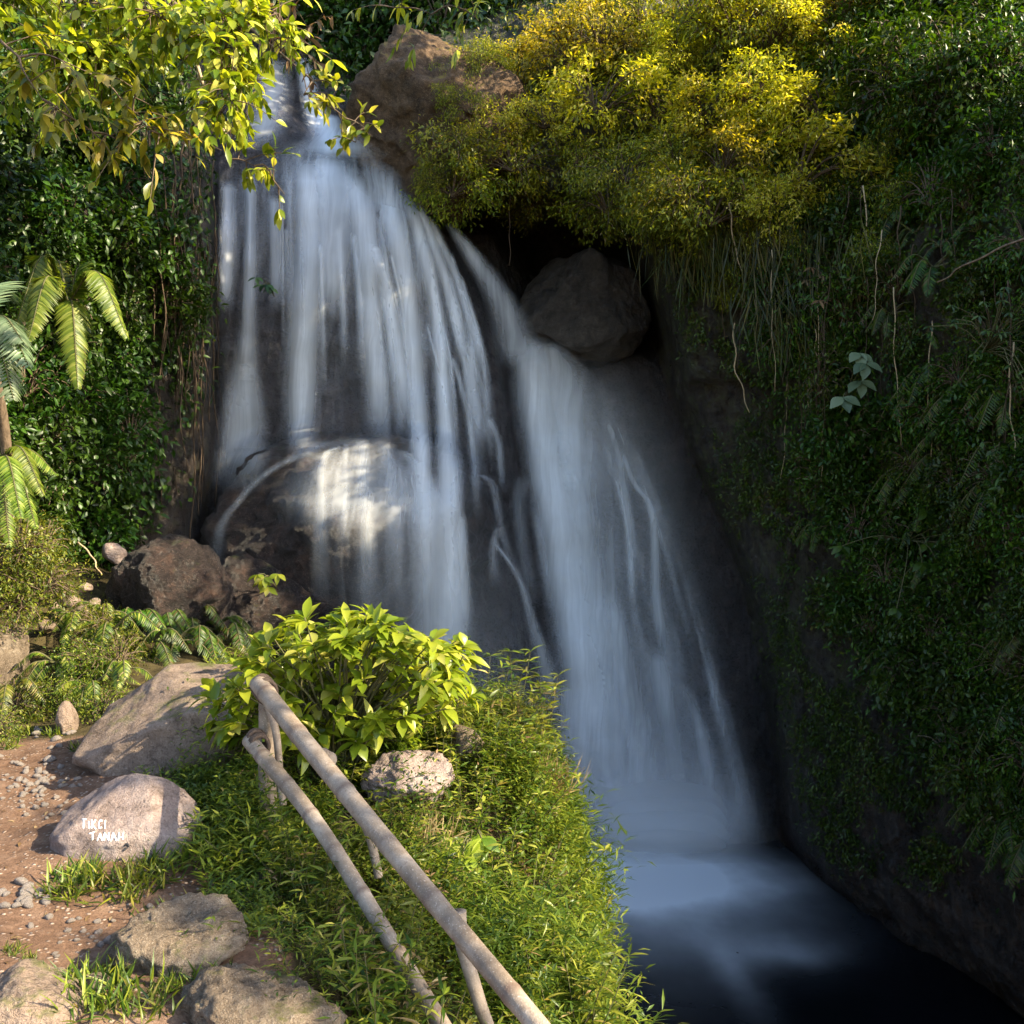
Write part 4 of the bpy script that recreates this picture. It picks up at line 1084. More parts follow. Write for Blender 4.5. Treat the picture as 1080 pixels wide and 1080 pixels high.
# --- tree boughs with large leaves over the left of the gorge
def bough(label, start, clusters, seed, mat='leaf_tree', L=0.145, W=0.068, nl=26, group=None, r0=0.05, spread=0.22, name="overhanging_tree", hang=0.5):
    rng = np.random.default_rng(seed)
    base = np.asarray(start, float)
    root = thing(name, label, "tree", base, group)
    gs, gl = Geo(), Geo()
    nodes = [base]
    order = sorted(clusters, key=lambda c: np.linalg.norm(P(*c[:3]) - base))
    for c in order:
        tp = P(*c[:3]); n = int(nl * (c[3] if len(c) > 3 else 1))
        pa = min(nodes, key=lambda q: np.linalg.norm(q - tp) + 0.35 * np.linalg.norm(q - base))
        ln = np.linalg.norm(tp - pa)
        mid = pa * 0.5 + tp * 0.5 + np.array([0, 0, 0.12 * ln]) + rng.normal(size=3) * 0.06 * ln
        cv = spline([pa, mid, tp], 14)
        rr = r0 * (0.55 if pa is base else 0.22)
        tube(gs, cv, np.linspace(rr, rr * 0.35, 14), 5, rng.random(), cap=False)
        nodes.append(tp)
        k = max(3, n // 5)
        for _ in range(k):
            s = cv[rng.integers(5, 14)]; e = s + rng.normal(size=3) * spread + np.array([0, -0.05, -0.08])
            tw = spline([s, (s + e) / 2 + np.array([0, 0, 0.04]), e], 6)
            tube(gs, tw, np.linspace(0.006, 0.0025, 6), 4, rng.random(), cap=False)
            m = 6
            q = tw[rng.integers(2, 6, m)]
            d = nrm(e - s)[None] + rng.normal(size=(m, 3)) * 0.75 + np.array([0, -0.1, -hang])
            leaves(gl, q, d, np.array([0, -0.2, 1.0]) + rng.normal(size=(m, 3)) * 0.4, L * rng.uniform(0.6, 1.2, m), W * rng.uniform(0.7, 1.15, m), 4, 0.25, 0.3, 0.48, rng.random(m))
    obj("branch", gs.mesh("branch", M['bark'], base), root)
    obj("foliage", gl.mesh("foliage", M[mat], base), root)
rng = np.random.default_rng(8)
cl = []
for (x, y, n) in [(20, 20, 26), (70, 40, 26), (120, 30, 26), (170, 45, 26), (220, 50, 22), (270, 60, 14), (40, 80, 20), (100, 90, 20), (150, 80, 22), (200, 90, 20), (250, 90, 12), (300, 20, 10), (240, 10, 16), (180, 5, 16), (100, 0, 16), (30, -10, 16)]:
    for k in range(2):
        cl.append((x + rng.normal() * 18, y + rng.normal() * 14, 8.2 + rng.uniform(-.8, .7), n / 16))
bough("leafy tree crown with sunlit yellow leaves hanging in from the top corner", P(-60, -90, 8.6), cl, 61, nl=74)
bough("low bough of the corner tree with clusters of pale sunlit leaves", P(-40, 20, 7.4), [(45, 105, 7.0), (65, 118, 7.0), (100, 140, 7.2, 1.3), (125, 148, 7.2), (160, 138, 7.3, 1.2), (182, 150, 7.4, .8), (140, 125, 7.4), (20, 60, 7.0), (90, 75, 7.2), (150, 95, 7.3)], 62, nl=22, L=0.16)
bough("leafy bough hanging in front of the lip of the broad waterfall", P(180, 0, 9.0), [(258, 96, 8.6, 1.2), (278, 105, 8.6), (240, 168, 8.6, .5), (268, 175, 8.6, .7), (285, 180, 8.7, .6), (300, 205, 8.7, .3), (262, 130, 8.7, .8)], 63, nl=10, L=0.14, spread=0.14)
bough("slender bough with green leaves crossing the top of the falls", P(200, -20, 9.6), [(320, 100, 9.3, 1.2), (345, 112, 9.3, 1.3), (365, 125, 9.3, 1.2), (385, 135, 9.3), (330, 85, 9.4), (375, 150, 9.3, .6), (355, 95, 9.4)], 64, nl=12, L=0.14, spread=0.16)
bough("bough of dry brown leaves drooping from the top edge", P(220, -60, 9.8), [(260, 15, 9.6), (290, 25, 9.6), (310, 40, 9.6), (330, 30, 9.6), (280, 45, 9.6), (320, 60, 9.7, .6)], 65, mat='leaf_dry', nl=14, L=0.17, W=0.05, hang=0.9)
bough("dim green spray of narrow leaves hanging from the top edge beside the brown bough", P(420, -80, 10.4), [(400, 5, 10.2), (425, 8, 10.2), (455, 15, 10.2), (490, 10, 10.2), (505, 22, 10.2)], 66, mat='leaf_tree', nl=10, L=0.2, W=0.05, hang=0.8)

# --- palm / fern fronds
def frond_geo(gl, gst, base, tip, sag, nleaf, Lmax, W, rng, seed_var=None, curl=0.3):
    base = np.asarray(base, float); tip = np.asarray(tip, float)
    mid = (base + tip) / 2 + np.array([0, 0, sag])
    cv = spline([base, mid, tip], 16)
    tube(gst, cv, np.linspace(0.012, 0.002, 16), 5, rng.random(), cap=False)
    cv = spline([base, mid, tip], nleaf + 8)
    tg = nrm(np.gradient(cv, axis=0))
    i = np.arange(8, nleaf + 8); tt = np.linspace(0.06, 1, nleaf)
    side = nrm(np.cross(tg[i], [0, 0, 1.0])); upv = np.cross(side, tg[i])
    Ls = Lmax * np.sin(np.pi * np.clip(tt * 0.86 + 0.1, 0, 1)) ** 0.8
    for s in (-1, 1):
        d = side * s * 0.9 + tg[i] * 0.65 - upv * 0.25 + rng.normal(size=(nleaf, 3)) * 0.06
        leaves(gl, cv[i], d, upv + rng.normal(size=(nleaf, 3)) * 0.1, Ls * rng.uniform(0.9, 1.1, nleaf), W, 4, 0.25, curl, 0.35, rng.random(nleaf))
def palm(label, crown, fronds, seed, trunk_to=None, mat='leaf_fern', Lmax=0.26, W=0.024, name="tree_fern", cat="fern", nleaf=30):
    rng = np.random.default_rng(seed)
    crown = np.asarray(crown, float)
    base = np.asarray(trunk_to, float) if trunk_to is not None else crown
    root = thing(name, label, cat, base)
    if trunk_to is not None:
        g = Geo(); tube(g, spline([base, (base + crown) / 2 + np.array([0.06, 0, 0]), crown], 16), np.linspace(0.045, 0.035, 16), 9, 0.5)
        obj("trunk", g.mesh("trunk", M['bark'], base), root)
    for (tx, ty, td, sag) in fronds:
        gl, gst = Geo(), Geo()
        frond_geo(gl, gst, crown + rng.normal(size=3) * 0.02, P(tx, ty, td), sag, nleaf, Lmax, W, rng)
        f = obj("frond", gl.mesh("frond", M[mat], base), root)
        obj("rachis", gst.mesh("rachis", M['stem'], base), f)
palm("arching tree fern with bright sunlit fronds on the ivy cliff", P(72, 322, 7.9), [(16, 345, 7.4, 0.52), (82, 408, 7.3, 0.34), (134, 355, 7.5, 0.42), (30, 358, 7.2, 0.40), (92, 312, 8.0, 0.3), (52, 300, 8.2, .3)], 71, trunk_to=P(84, 400, 9.0), Lmax=0.185, nleaf=96, W=0.022)
palm("grey green palm at the photo's edge with a bare trunk and drooping fronds", P(-14, 352, 6.6), [(24, 360, 6.3, .15), (14, 420, 6.2, .15), (30, 385, 6.3, .2), (-60, 400, 6.3, .3), (-70, 330, 6.6, .3), (5, 310, 6.8, .2)], 72, trunk_to=P(8, 560, 7.2), mat='leaf_pale', Lmax=0.22, W=0.02)
palm("low fern with feathery pale fronds below the palm trunk", P(-4, 500, 7.0), [(46, 522, 6.7, .3), (38, 556, 6.6, .3), (10, 575, 6.5, .3), (60, 500, 7.0, .2), (-30, 550, 6.5, .3), (30, 500, 7.1, .25), (22, 545, 6.4, .3)], 73, Lmax=0.14, W=0.013, nleaf=60)

# small ferns on the walls
def fern_proto(seed, mat, nf=8, R_=0.38):
    rng = np.random.default_rng(seed); gl, gs = Geo(), Geo()
    for k in range(nf):
        a = rng.uniform(-0.2, math.pi + 0.2); r = R_ * rng.uniform(0.7, 1.1)
        tip = np.array([math.cos(a) * r, -abs(math.sin(a)) * r * 0.8 - 0.05, rng.uniform(-0.30, 0.02)])
        frond_geo(gl, gs, np.zeros(3), tip, rng.uniform(0.08, 0.16), 24, 0.085, 0.011, rng)
    return gs.mesh("stem", M['stem']), gl.mesh("foliage", M[mat])
fernd = [fern_proto(400 + k, 'leaf_wall') for k in range(3)]
fernl = [fern_proto(410 + k, 'leaf_bank') for k in range(3)]
rng = np.random.default_rng(19)
for k in range(46):
    y = rng.uniform(200, 900); lo = np.interp(y, [0, 230, 330, 480, 640, 760, 900], [890, 740, 790, 840, 865, 950, 1040])
    x = rng.uniform(lo, 1090); d = float(cdepth(x, y)) - 0.06
    place("fern", fernd[k % 3], P(x, y, d), rng.uniform(0.7, 1.3), rng.normal() * 0.3 - 0.5, "dark feathery fern rooted in the shaded overgrown wall", "fern", "ferns on the shaded overgrown wall")
for k, (x, y, d, s) in enumerate([(85, 655, 7.7, 1.0), (118, 665, 7.6, 1.1), (60, 700, 7.2, .9), (130, 705, 7.2, .9), (95, 725, 7.0, .9), (10, 730, 6.8, .9), (110, 645, 8.0, .9)]):
    place("fern", fernl[k % 3], P(x, y, d), s, rng.uniform(-.5, .5), "small bright fern sprouting from the sunny mound beside the path", "fern", "ferns on the sunny mounds")
# leafy mounds at the left
for k, (x, y, d, s) in enumerate([(15, 575, 7.2, .75), (45, 610, 7.4, .7), (10, 630, 7.2, .75), (40, 570, 7.6, .6), (-15, 600, 7.0, .8)]):
    place("shrub", moundp[k % 3], P(x, y, d), s, rng.uniform(0, 6), "small leaved sunny shrub beneath the pale feathery fern", "shrub", "sunny shrubs beneath the pale fern")
for k, (x, y, d, s) in enumerate([(100, 660, 7.6, .55), (95, 700, 7.2, .6), (120, 690, 7.3, .55), (85, 740, 6.9, .55), (115, 745, 6.8, .5), (20, 740, 6.8, .5), (0, 770, 6.4, .45), (60, 730, 6.9, .4)]):
    place("shrub", moundp[(k + 1) % 3], P(x, y, d), s, rng.uniform(0, 6), "low mossy green shrub on the mound between path and brown boulder", "shrub", "low shrubs on the mound by the path")

# --- hanging roots and vines
def vine(name, label, cat, group, pts, r, seed, mat='vine', wig=0.05):
    rng = np.random.default_rng(seed)
    n = 16
    cv = spline(pts, n)
    ph = rng.uniform(0, 6.28, 4)
    t = np.linspace(0, 1, n)
    cv[:, 0] += wig * np.sin(t * 7 + ph[0]) * 0.5 + wig * 0.4 * np.sin(t * 17 + ph[1])
    cv[:, 1] += wig * np.sin(t * 6 + ph[2]) * 0.5
    g = Geo(); tube(g, cv, np.linspace(r, r * 0.55, n), 5, 0.5)
    o = obj(name, g.mesh(name, M[mat], cv[0]), loc=cv[0])
    return tag(o, label, cat, group)
rng = np.random.default_rng(29)
for k in range(34):
    x = np.clip(rng.normal(197, 21), 150, 230); y0 = rng.uniform(110, 300); y1 = min(y0 + rng.uniform(120, 330), 580)
    x1 = x + rng.normal() * 5
    ds = [float(np.min(cdepth(np.array([x, x + 4, x - 4]), yy))) - rng.uniform(0.06, 0.3) for yy in (y0, (y0 + y1) / 2, y1)]
    dmin = [min(ds[0], ds[1]), ds[1], min(ds[1] + .1, ds[2])]
    vine("hanging_root", "thin brown root hanging down the cliff edge beside the broad waterfall", "root", "roots hanging beside the broad waterfall",
         [P(x, y0, dmin[0]), P((x + x1) / 2, (y0 + y1) / 2, dmin[1]), P(x1, y1, dmin[2])], rng.uniform(0.005, 0.017), 500 + k)
vine("hanging_vine", "thick pale vine slanting down in front of the lip of the falls", "vine", None, [P(205, 60, 9.0), P(222, 110, 9.0), P(243, 150, 9.0)], 0.022, 601, 'straw', 0.02)
vine("hanging_vine", "long straw coloured vine hanging below the golden shrubs", "vine", None, [P(768, 215, 10.3), P(776, 260, 10.3), P(783, 298, 10.3)], 0.010, 602, 'straw', 0.02)
vine("hanging_vine", "twisted yellowish vine dangling against the dark rock beside the narrow fall", "vine", None, [P(772, 340, 10.6), P(778, 390, 10.6), P(788, 435, 10.6)], 0.011, 603, 'straw', 0.05)
vine("hanging_vine", "thin vertical vine dangling in the dark cave mouth above the cleft", "vine", None, [P(537, 200, 12.2), P(538, 240, 12.2), P(537, 280, 12.2)], 0.012, 604, 'vine', 0.02)
vine("fallen_branch", "long bare twig reaching in from the photo's edge across the shaded wall", "branch", None, [P(1100, 240, 7.0), P(1040, 270, 7.1), P(985, 298, 7.3)], 0.012, 605, 'bark', 0.05)
vine("fallen_branch", "curved bare grey stick leaning at the foot of the ivy cliff", "branch", None, [P(84, 572, 8.6), P(98, 590, 8.5), P(108, 606, 8.4)], 0.010, 606, 'straw', 0.02)
for k in range(46):
    x = rng.uniform(740, 1075); y0 = rng.uniform(190, 420); y1 = y0 + rng.uniform(60, 190)
    if x < np.interp(y0, [190, 420], [740, 820]): x += 80
    d0 = float(cdepth(x, (y0 + y1) / 2)) - rng.uniform(0.2, 0.5)
    x1 = x + rng.normal() * 9
    vine("dangling_vine", "thin dry vine trailing down the shaded overgrown wall", "vine", "dry vines on the overgrown wall",
         [P(x, y0, d0), P((x + x1) / 2, (y0 + y1) / 2, d0), P(x1, y1, d0)], rng.uniform(0.004, 0.009), 700 + k, 'vine' if k % 5 else 'straw', 0.025)

# hanging grass beneath the golden shrubs
def grass_hang(seed, n=90):
    rng = np.random.default_rng(seed); g = Geo()
    b = rng.normal(size=(n, 3)) * np.array([0.22, 0.07, 0.12])
    d = np.array([0, -0.35, -1.0]) + rng.normal(size=(n, 3)) * 0.22
    leaves(g, b, d, np.array([0, -1, 0.3]) + rng.normal(size=(n, 3)) * 0.3, rng.uniform(0.3, 0.85, n), 0.014, 5, 0.2, -0.05, 0.3, rng.random(n))
    return g.mesh("hanging_grass", M['leaf_grass'])
hg = [grass_hang(800 + k) for k in range(4)]
for k, (x, y) in enumerate([(720, 250), (742, 262), (765, 250), (790, 262), (812, 255), (838, 265), (855, 250), (820, 310), (845, 330), (870, 300), (900, 280), (930, 260), (695, 240)]):
    o = obj("grass_tuft", hg[k % 4], loc=P(x, y, float(cdepth(x, y)) - 0.3)); o.rotation_euler = (0, 0, rng.normal() * 0.4)
    tag(o, "tuft of long grass hanging down below the golden shrubs", "grass tuft", "hanging grass below the golden shrubs")

# distinct plants of the shaded wall
def broadleaf(label, c, n, L, W, mat, seed, spread=0.14, name="broadleaf_plant"):
    rng = np.random.default_rng(seed); c = np.asarray(c, float)
    root = thing(name, label, "plant", c)
    gs, gl = Geo(), Geo()
    for k in range(n):
        e = c + rng.normal(size=3) * spread + np.array([0, -0.12, 0])
        tube(gs, spline([c + np.array([0, 0.15, -0.1]), (c + e) / 2 + np.array([0, 0, 0.03]), e], 6), 0.005, 4, rng.random(), cap=False)
        m = 3
        ang = np.array([-0.9, 0, 0.9]) + rng.normal(size=3) * 0.15
        d = np.stack([np.sin(ang), -0.5 + 0 * ang, -0.55 * np.cos(ang)], -1)
        leaves(gl, np.repeat(e[None], m, 0), d, np.array([0, -0.7, 0.8]) + rng.normal(size=(m, 3)) * 0.2, L * rng.uniform(.8, 1.1, m), W, 5, 0.25, 0.3, 0.5, rng.random(m))
    obj("stem", gs.mesh("stem", M['stem'], c), root); obj("foliage", gl.mesh("foliage", M[mat], c), root)
broadleaf("pale blue-green plant with broad leaves on the dark wall", P(895, 415, 9.2), 4, 0.20, 0.12, 'leaf_pale', 901, 0.17)
broadleaf("lighter green plant standing out on the dark wall below the pale one", P(965, 560, 8.8), 12, 0.14, 0.07, 'leaf_dark', 902, 0.35)
broadleaf("whitish dry leaf cluster hanging on the wall beneath the golden shrubs", P(880, 305, 9.8), 16, 0.11, 0.03, 'leaf_dry', 903, 0.22)
broadleaf("feathery blue-green plant at the photo's edge on the shaded wall", P(1050, 355, 7.6), 40, 0.075, 0.022, 'leaf_dark', 904, 0.25)
wb = ghit(500, 925)
broadleaf("small yellow leaved weed in the middle of the sunny bank", wb + np.array([0, -0.05, 0.24]), 9, 0.13, 0.06, 'leaf_bush', 905, 0.07, "weed")
broadleaf("little green weed on the brown rock under the waterfall boulder", P(288, 612, 9.75), 5, 0.13, 0.06, 'leaf_bush', 906, 0.06, "weed")
broadleaf("tiny green weed clinging to the wet rock face in the broad veil", P(286, 302, 11.5), 5, 0.13, 0.05, 'leaf_dark', 907, 0.06, "weed")

# ------------------------------------------------------------------ undergrowth on the bank
def undergrowth():
    rng = np.random.default_rng(77); g = Geo()
    n0 = 44000
    x = rng.uniform(-2.2, 1.7, n0); y = rng.uniform(1.9, 6.9, n0)
    off = x - rail_x(y)
    sd = poly_sd(PLATEAU, x, y)
    z = gz(x, y)
    hole = fbm(np.stack([x, y, 0 * x], -1) * 2.6, 91, 3) + rng.normal(size=n0) * 0.08
    k = (off > np.where(y < 3.7, -0.46, -0.36) + rng.normal(size=n0) * 0.13) & (sd < 0.42) & (y > 1.9) & ((hole > -0.2) | (sd > -0.1))
    k &= ~((y > 5.0) & (x < -0.95) & (y < 6.0) & (rng.random(n0) < 0.8))
    k &= rng.random(n0) < np.where(sd > 0, 0.8, 0.62)
    # nothing right in front of the lens
    k &= (np.abs(x / np.maximum(y, .1)) < 0.75)
    x, y, z, sd = x[k], y[k], z[k], sd[k]; k0 = k
    n = len(x); hn = fbm(np.stack([x, y, 0 * x], -1) * 3.2, 5, 3)
    H = rng.uniform(0.10, 0.30, n) * np.clip(1.0 + 2.2 * hn, 0.35, 2.3)
    H = np.clip(H, 0.05, 0.5) * np.where(off[k0] < -0.2, 0.55, 1.0)
    lean = rng.normal(size=(n, 2)) * 0.22 + np.stack([np.clip(sd + 0.35, 0, 0.8) * 0.6, 0 * x], -1)
    m = 11
    f = (np.arange(m) + 0.6) / m
    sx = np.stack([lean[:, 0], lean[:, 1], np.ones(n)], -1); sx = nrm(sx)
    pos = np.stack([x, y, z], -1)[:, None] + sx[:, None] * (H[:, None] * f)[..., None]
    a = rng.uniform(0, 6.28, n)[:, None] + np.arange(m) * 2.4
    d = np.stack([np.cos(a), np.sin(a), rng.uniform(0.1, 0.9, (n, m))], -1) + sx[:, None] * 0.3
    pos = pos.reshape(-1, 3); d = d.reshape(-1, 3); N = len(pos)
    near = np.repeat(np.clip(y / 4.4, 0.55, 1.0), m)
    v = np.clip(np.repeat(0.45 + 0.35 * fbm(np.stack([x, y, 0 * x], -1) * 1.7, 15, 3), m) + rng.normal(size=N) * 0.2, 0, 1)
    leaves(g, pos, d, np.array([0, 0, 1.0]) + rng.normal(size=(N, 3)) * 0.3, near * rng.uniform(0.028, 0.066, N) * np.repeat(np.clip(1 + 1.3 * fbm(np.stack([x, y, 0 * x], -1) * 2.2, 25, 2), .6, 1.9), m), near * rng.uniform(0.009, 0.017, N), 2, 0.25, 0.35, 0.4, v)
    o = obj("undergrowth", g.mesh("undergrowth", M['leaf_bank'])); setting(o, 'stuff')
    print("undergrowth sprigs", n)
undergrowth()

# tall weeds standing up along the bank's edge
def weed_proto(seed, h=0.4, mat='leaf_bank', nst=9, Ll=0.06):
    rng = np.random.default_rng(seed); gs, gl = Geo(), Geo()
    for k in range(nst):
        b = rng.normal(size=3) * np.array([.06, .06, 0]); t = b + np.array([rng.normal() * .12, rng.normal() * .1, h * rng.uniform(.6, 1.1)])
        cv = spline([b, (b + t) / 2 + rng.normal(size=3) * .02, t], 9); tube(gs, cv, np.linspace(.004, .0015, 9), 4, rng.random(), cap=False)
        m = 26; i = rng.integers(2, 9, m); a = rng.uniform(0, 6.28, m)
        leaves(gl, cv[i], np.stack([np.cos(a), np.sin(a), rng.uniform(.1, .8, m)], -1), np.array([0, 0, 1.0]) + rng.normal(size=(m, 3)) * .3, Ll * rng.uniform(.6, 1.1, m), 0.014, 3, 0.25, 0.35, 0.38, rng.random(m))
    return gs.mesh("stem", M['stem']), gl.mesh("foliage", M[mat])
weeds = [weed_proto(950 + k, 0.36, nst=7, Ll=0.075) for k in range(3)] + [weed_proto(955, 0.30, nst=10, Ll=0.05), weed_proto(956, 0.42, nst=6, Ll=0.09), weed_proto(957, 0.26, 'leaf_dry', 5, 0.05)]
wspots = [(-0.02, 6.1), (-0.12, 6.3), (0.05, 5.7), (0.10, 5.45), (0.06, 5.2), (0.02, 4.95), (0.04, 4.7), (0.10, 4.45), (0.18, 4.2), (0.26, 4.0), (0.28, 3.75), (0.28, 3.5), (0.28, 3.2), (0.2, 5.55), (0.18, 5.8), (0.12, 6.0), (0.08, 6.25), (0.22, 5.4), (-0.3, 6.2), (-0.25, 6.4)]
while len(wspots) < 105:
    yy = rng.uniform(2.6, 6.3); xx = rng.uniform(rail_x(yy) + 0.08, 0.5)
    sdv = float(poly_sd(PLATEAU, np.array([xx]), np.array([yy]))[0])
    if sdv > 0.05 or (yy > 5 and xx < -0.75): continue
    if (yy < 3.2 and rng.random() < 0.5): continue
    wspots.append((xx, yy))
for k, (xx, yy) in enumerate(wspots):
    b = np.array([xx, yy, float(gz(xx, yy)) - 0.02])
    place("weed", weeds[k % len(weeds)], b, (rng.uniform(0.45, 0.95) if k > 14 else rng.uniform(.8, 1.15)) * min(1.0, 0.35 + yy / 7.0), rng.uniform(0, 6.28), "leafy green weed standing on the sunny bank above the pool", "weed", "leafy weeds on the sunny bank")
for k in range(26):
    yy = rng.uniform(4.4, 6.4); xx = rng.uniform(-0.45, 0.22)
    if float(poly_sd(PLATEAU, np.array([xx]), np.array([yy]))[0]) > 0.1: continue
    place("weed", weeds[(0, 1, 4)[k % 3]], np.array([xx, yy, float(gz(xx, yy)) - 0.02]), rng.uniform(0.9, 1.35), rng.uniform(0, 6.28), "tall feathery weed rising at the far end of the sunny bank", "weed", "tall weeds at the far end of the bank")
for k, off_ in enumerate(rng.uniform(-0.16, 0.10, 44)):
    yy = np.linspace(2.9, 4.3, 44)[k]; xx = rail_x(yy) + off_
    place("weed", weeds[k % len(weeds)], np.array([xx, yy, float(gz(xx, yy)) - 0.02]), rng.uniform(0.65, 1.05), rng.uniform(0, 6.28), "leafy weed growing up around the lower railing pole", "weed", "weeds around the lower railing pole")
def straw_tuft(label, c, n, h, seed, mat='leaf_dry'):
    rng = np.random.default_rng(seed); g = Geo()
    b = rng.normal(size=(n, 3)) * np.array([.07, .06, .03])
    leaves(g, b, np.array([0.25, -0.1, 1.0]) + rng.normal(size=(n, 3)) * 0.45, np.array([0, -1, .2]) + rng.normal(size=(n, 3)) * .3, h * rng.uniform(.5, 1.1, n), 0.006, 4, .2, .35, .3, rng.random(n))
    tag(obj("dry_grass_tuft", g.mesh("dry_grass_tuft", M[mat]), loc=c), label, "grass tuft")
straw_tuft("dry reddish grass tuft at the far tip of the bank", np.array([-0.02, 6.15, float(gz(-0.02, 6.15)) + 0.03]), 110, 0.22, 971)
straw_tuft("pale dry grass tuft hanging over the bank's edge above the pool", np.array([0.24, 5.5, float(gz(0.2, 5.5)) + 0.05]), 120, 0.22, 972)
straw_tuft("withered brown patch of grass below the pale pink rock", P(452, 885, 4.5), 70, 0.12, 973)

# grass tufts along the path
def tuft_proto(seed, n=70, h=0.12):
    rng = np.random.default_rng(seed); g = Geo()
    b = np.clip(rng.normal(size=(n, 3)), -1.2, 1.2) * np.array([.075, .06, 0])
    leaves(g, b, np.array([0, 0, .8]) + rng.normal(size=(n, 3)) * .55, rng.normal(size=(n, 3)) + np.array([0, 0, .4]), h * rng.uniform(.4, 1.1, n), 0.010, 3, .25, .4, .35, rng.random(n))
    return g.mesh("grass_tuft", M['leaf_bank'])
tufts = [tuft_proto(980 + k) for k in range(4)]
for k, (px, py, s) in enumerate([(75, 930, 1), (95, 940, 1.1), (112, 932, .9), (140, 945, 1), (158, 930, 1.1), (172, 915, 1), (188, 905, 1), (150, 915, .8), (85, 920, .7), (60, 945, .7), (165, 975, .7), (185, 968, .8), (110, 1035, 1), (75, 1040, .8), (130, 1055, 1), (95, 1065, 1), (155, 1070, .8), (170, 1045, .5),
                                (222, 1030, .6), (240, 1045, .6), (190, 1040, .5), (14, 1005, .4), (30, 1012, .3), (215, 820, .9), (180, 812, 1), (160, 806, .9), (240, 825, 1), (200, 815, .8), (40, 760, .8), (20, 775, .9), (5, 790, .8), (60, 775, .8), (90, 790, .8), (110, 795, .7), (260, 835, 1), (230, 850, 1), (265, 870, 1), (220, 890, .8)]):
    h = ghit(px, py)
    o = obj("grass_tuft", tufts[k % 4], loc=h); o.scale = (s, s, s); o.rotation_euler = (0, 0, rng.uniform(0, 6.28))
    tag(o, "short green grass tuft sprouting along the earth path", "grass tuft", "grass tufts along the path")
for k, (px, py, s_) in enumerate([(170, 668, 1.2), (200, 672, 1.3), (225, 676, 1.2), (155, 650, 1.2), (240, 690, 1.3), (185, 690, 1.2), (140, 670, 1.2), (212, 690, 1.1), (160, 690, 1.1)]):
    h = ghit(px, py)
    place("fern", fernd[k % 3], h + np.array([0, 0, 0.12]), s_, rng.uniform(-.6, .6), "dark little fern on the shaded earth below the rusty boulder", "fern", "ferns below the rusty boulder")
for k, (px, py) in enumerate([(318, 985), (305, 1005), (325, 1015), (335, 1040), (310, 1030), (345, 1062), (292, 990), (328, 960), (300, 970), (340, 1000)]):
    h = ghit(px, py)
    place("weed", weeds[k % 5], h - np.array([0, 0, 0.02]), rng.uniform(0.35, 0.55), rng.uniform(0, 6.28), "small leafy weed at the shaded edge of the path by the lower rock", "weed", "weeds at the shaded path edge")
# fallen leaves on the path
g = Geo(); fl = [ghit(*p) for p in zip(rng.uniform(0, 260, 130), rng.uniform(795, 1060, 130))]
fl = np.array(fl) + np.array([0, 0, 0.006]); n = len(fl); a = rng.uniform(0, 6.28, n)
leaves(g, fl, np.stack([np.cos(a), np.sin(a), .1 * rng.normal(size=n)], -1), np.array([0, 0, 1.0]) + rng.normal(size=(n, 3)) * .25, rng.uniform(.02, .05, n), rng.uniform(.01, .02, n), 2, .3, .3, .45, rng.random(n))
setting(obj("fallen_leaves", g.mesh("fallen_leaves", M['leaf_dry'])), 'stuff')

# ------------------------------------------------------------------ unseen leaf clumps added beyond the frame to shade chosen areas
SUNNY_TREE = [(-120, -80), (320, -40), (410, 100), (385, 165), (310, 215), (230, 190), (190, 165), (60, 155), (-120, 190)]
SUNNY_FERN = [(-60, 470), (75, 480), (75, 640), (-60, 660)]
SUNNY_BUSH = [(215, 700), (300, 625), (480, 625), (510, 720), (440, 800), (240, 790)]
LIT = [[(-120, -120), (230, -60), (210, 60), (205, 165), (60, 150), (-120, 190)],
       [(385, 125), (480, 30), (520, -40), (905, -60), (915, 60), (892, 140), (860, 225), (760, 240), (640, 180), (560, 165), (500, 172), (440, 168), (380, 165)],
       [(5, 280), (60, 275), (150, 290), (150, 370), (95, 415), (35, 390), (0, 340)], [(80, 215), (110, 225), (95, 270), (75, 250)],
       [(-120, 470), (45, 480), (70, 560), (75, 620), (130, 645), (150, 690), (215, 690), (300, 640), (500, 640), (720, 800), (740, 1200), (-120, 1200)],
       [(285, 545), (325, 500), (360, 470), (415, 462), (425, 490), (450, 520), (420, 590), (335, 600), (280, 572)]]
LIT += [[(165, 622), (215, 605), (235, 640), (190, 640)], [(262, 606), (318, 600), (322, 622), (270, 635)], [(40, 618), (105, 612), (105, 650), (40, 655)]]
SHADE = [[(905, -150), (1400, -150), (1400, 300), (900, 200)], [(205, 845), (268, 845), (345, 930), (410, 1010), (450, 1090), (345, 1090), (305, 1000), (235, 950)], [(222, 215), (255, 215), (255, 340), (222, 340)]]
def is_lit(px, py):
    l = np.zeros(np.shape(px), bool)
    for p in LIT: l |= poly_sd(p, px, py) < 0
    for p in SHADE: l &= ~(poly_sd(p, px, py) < 0)
    return l
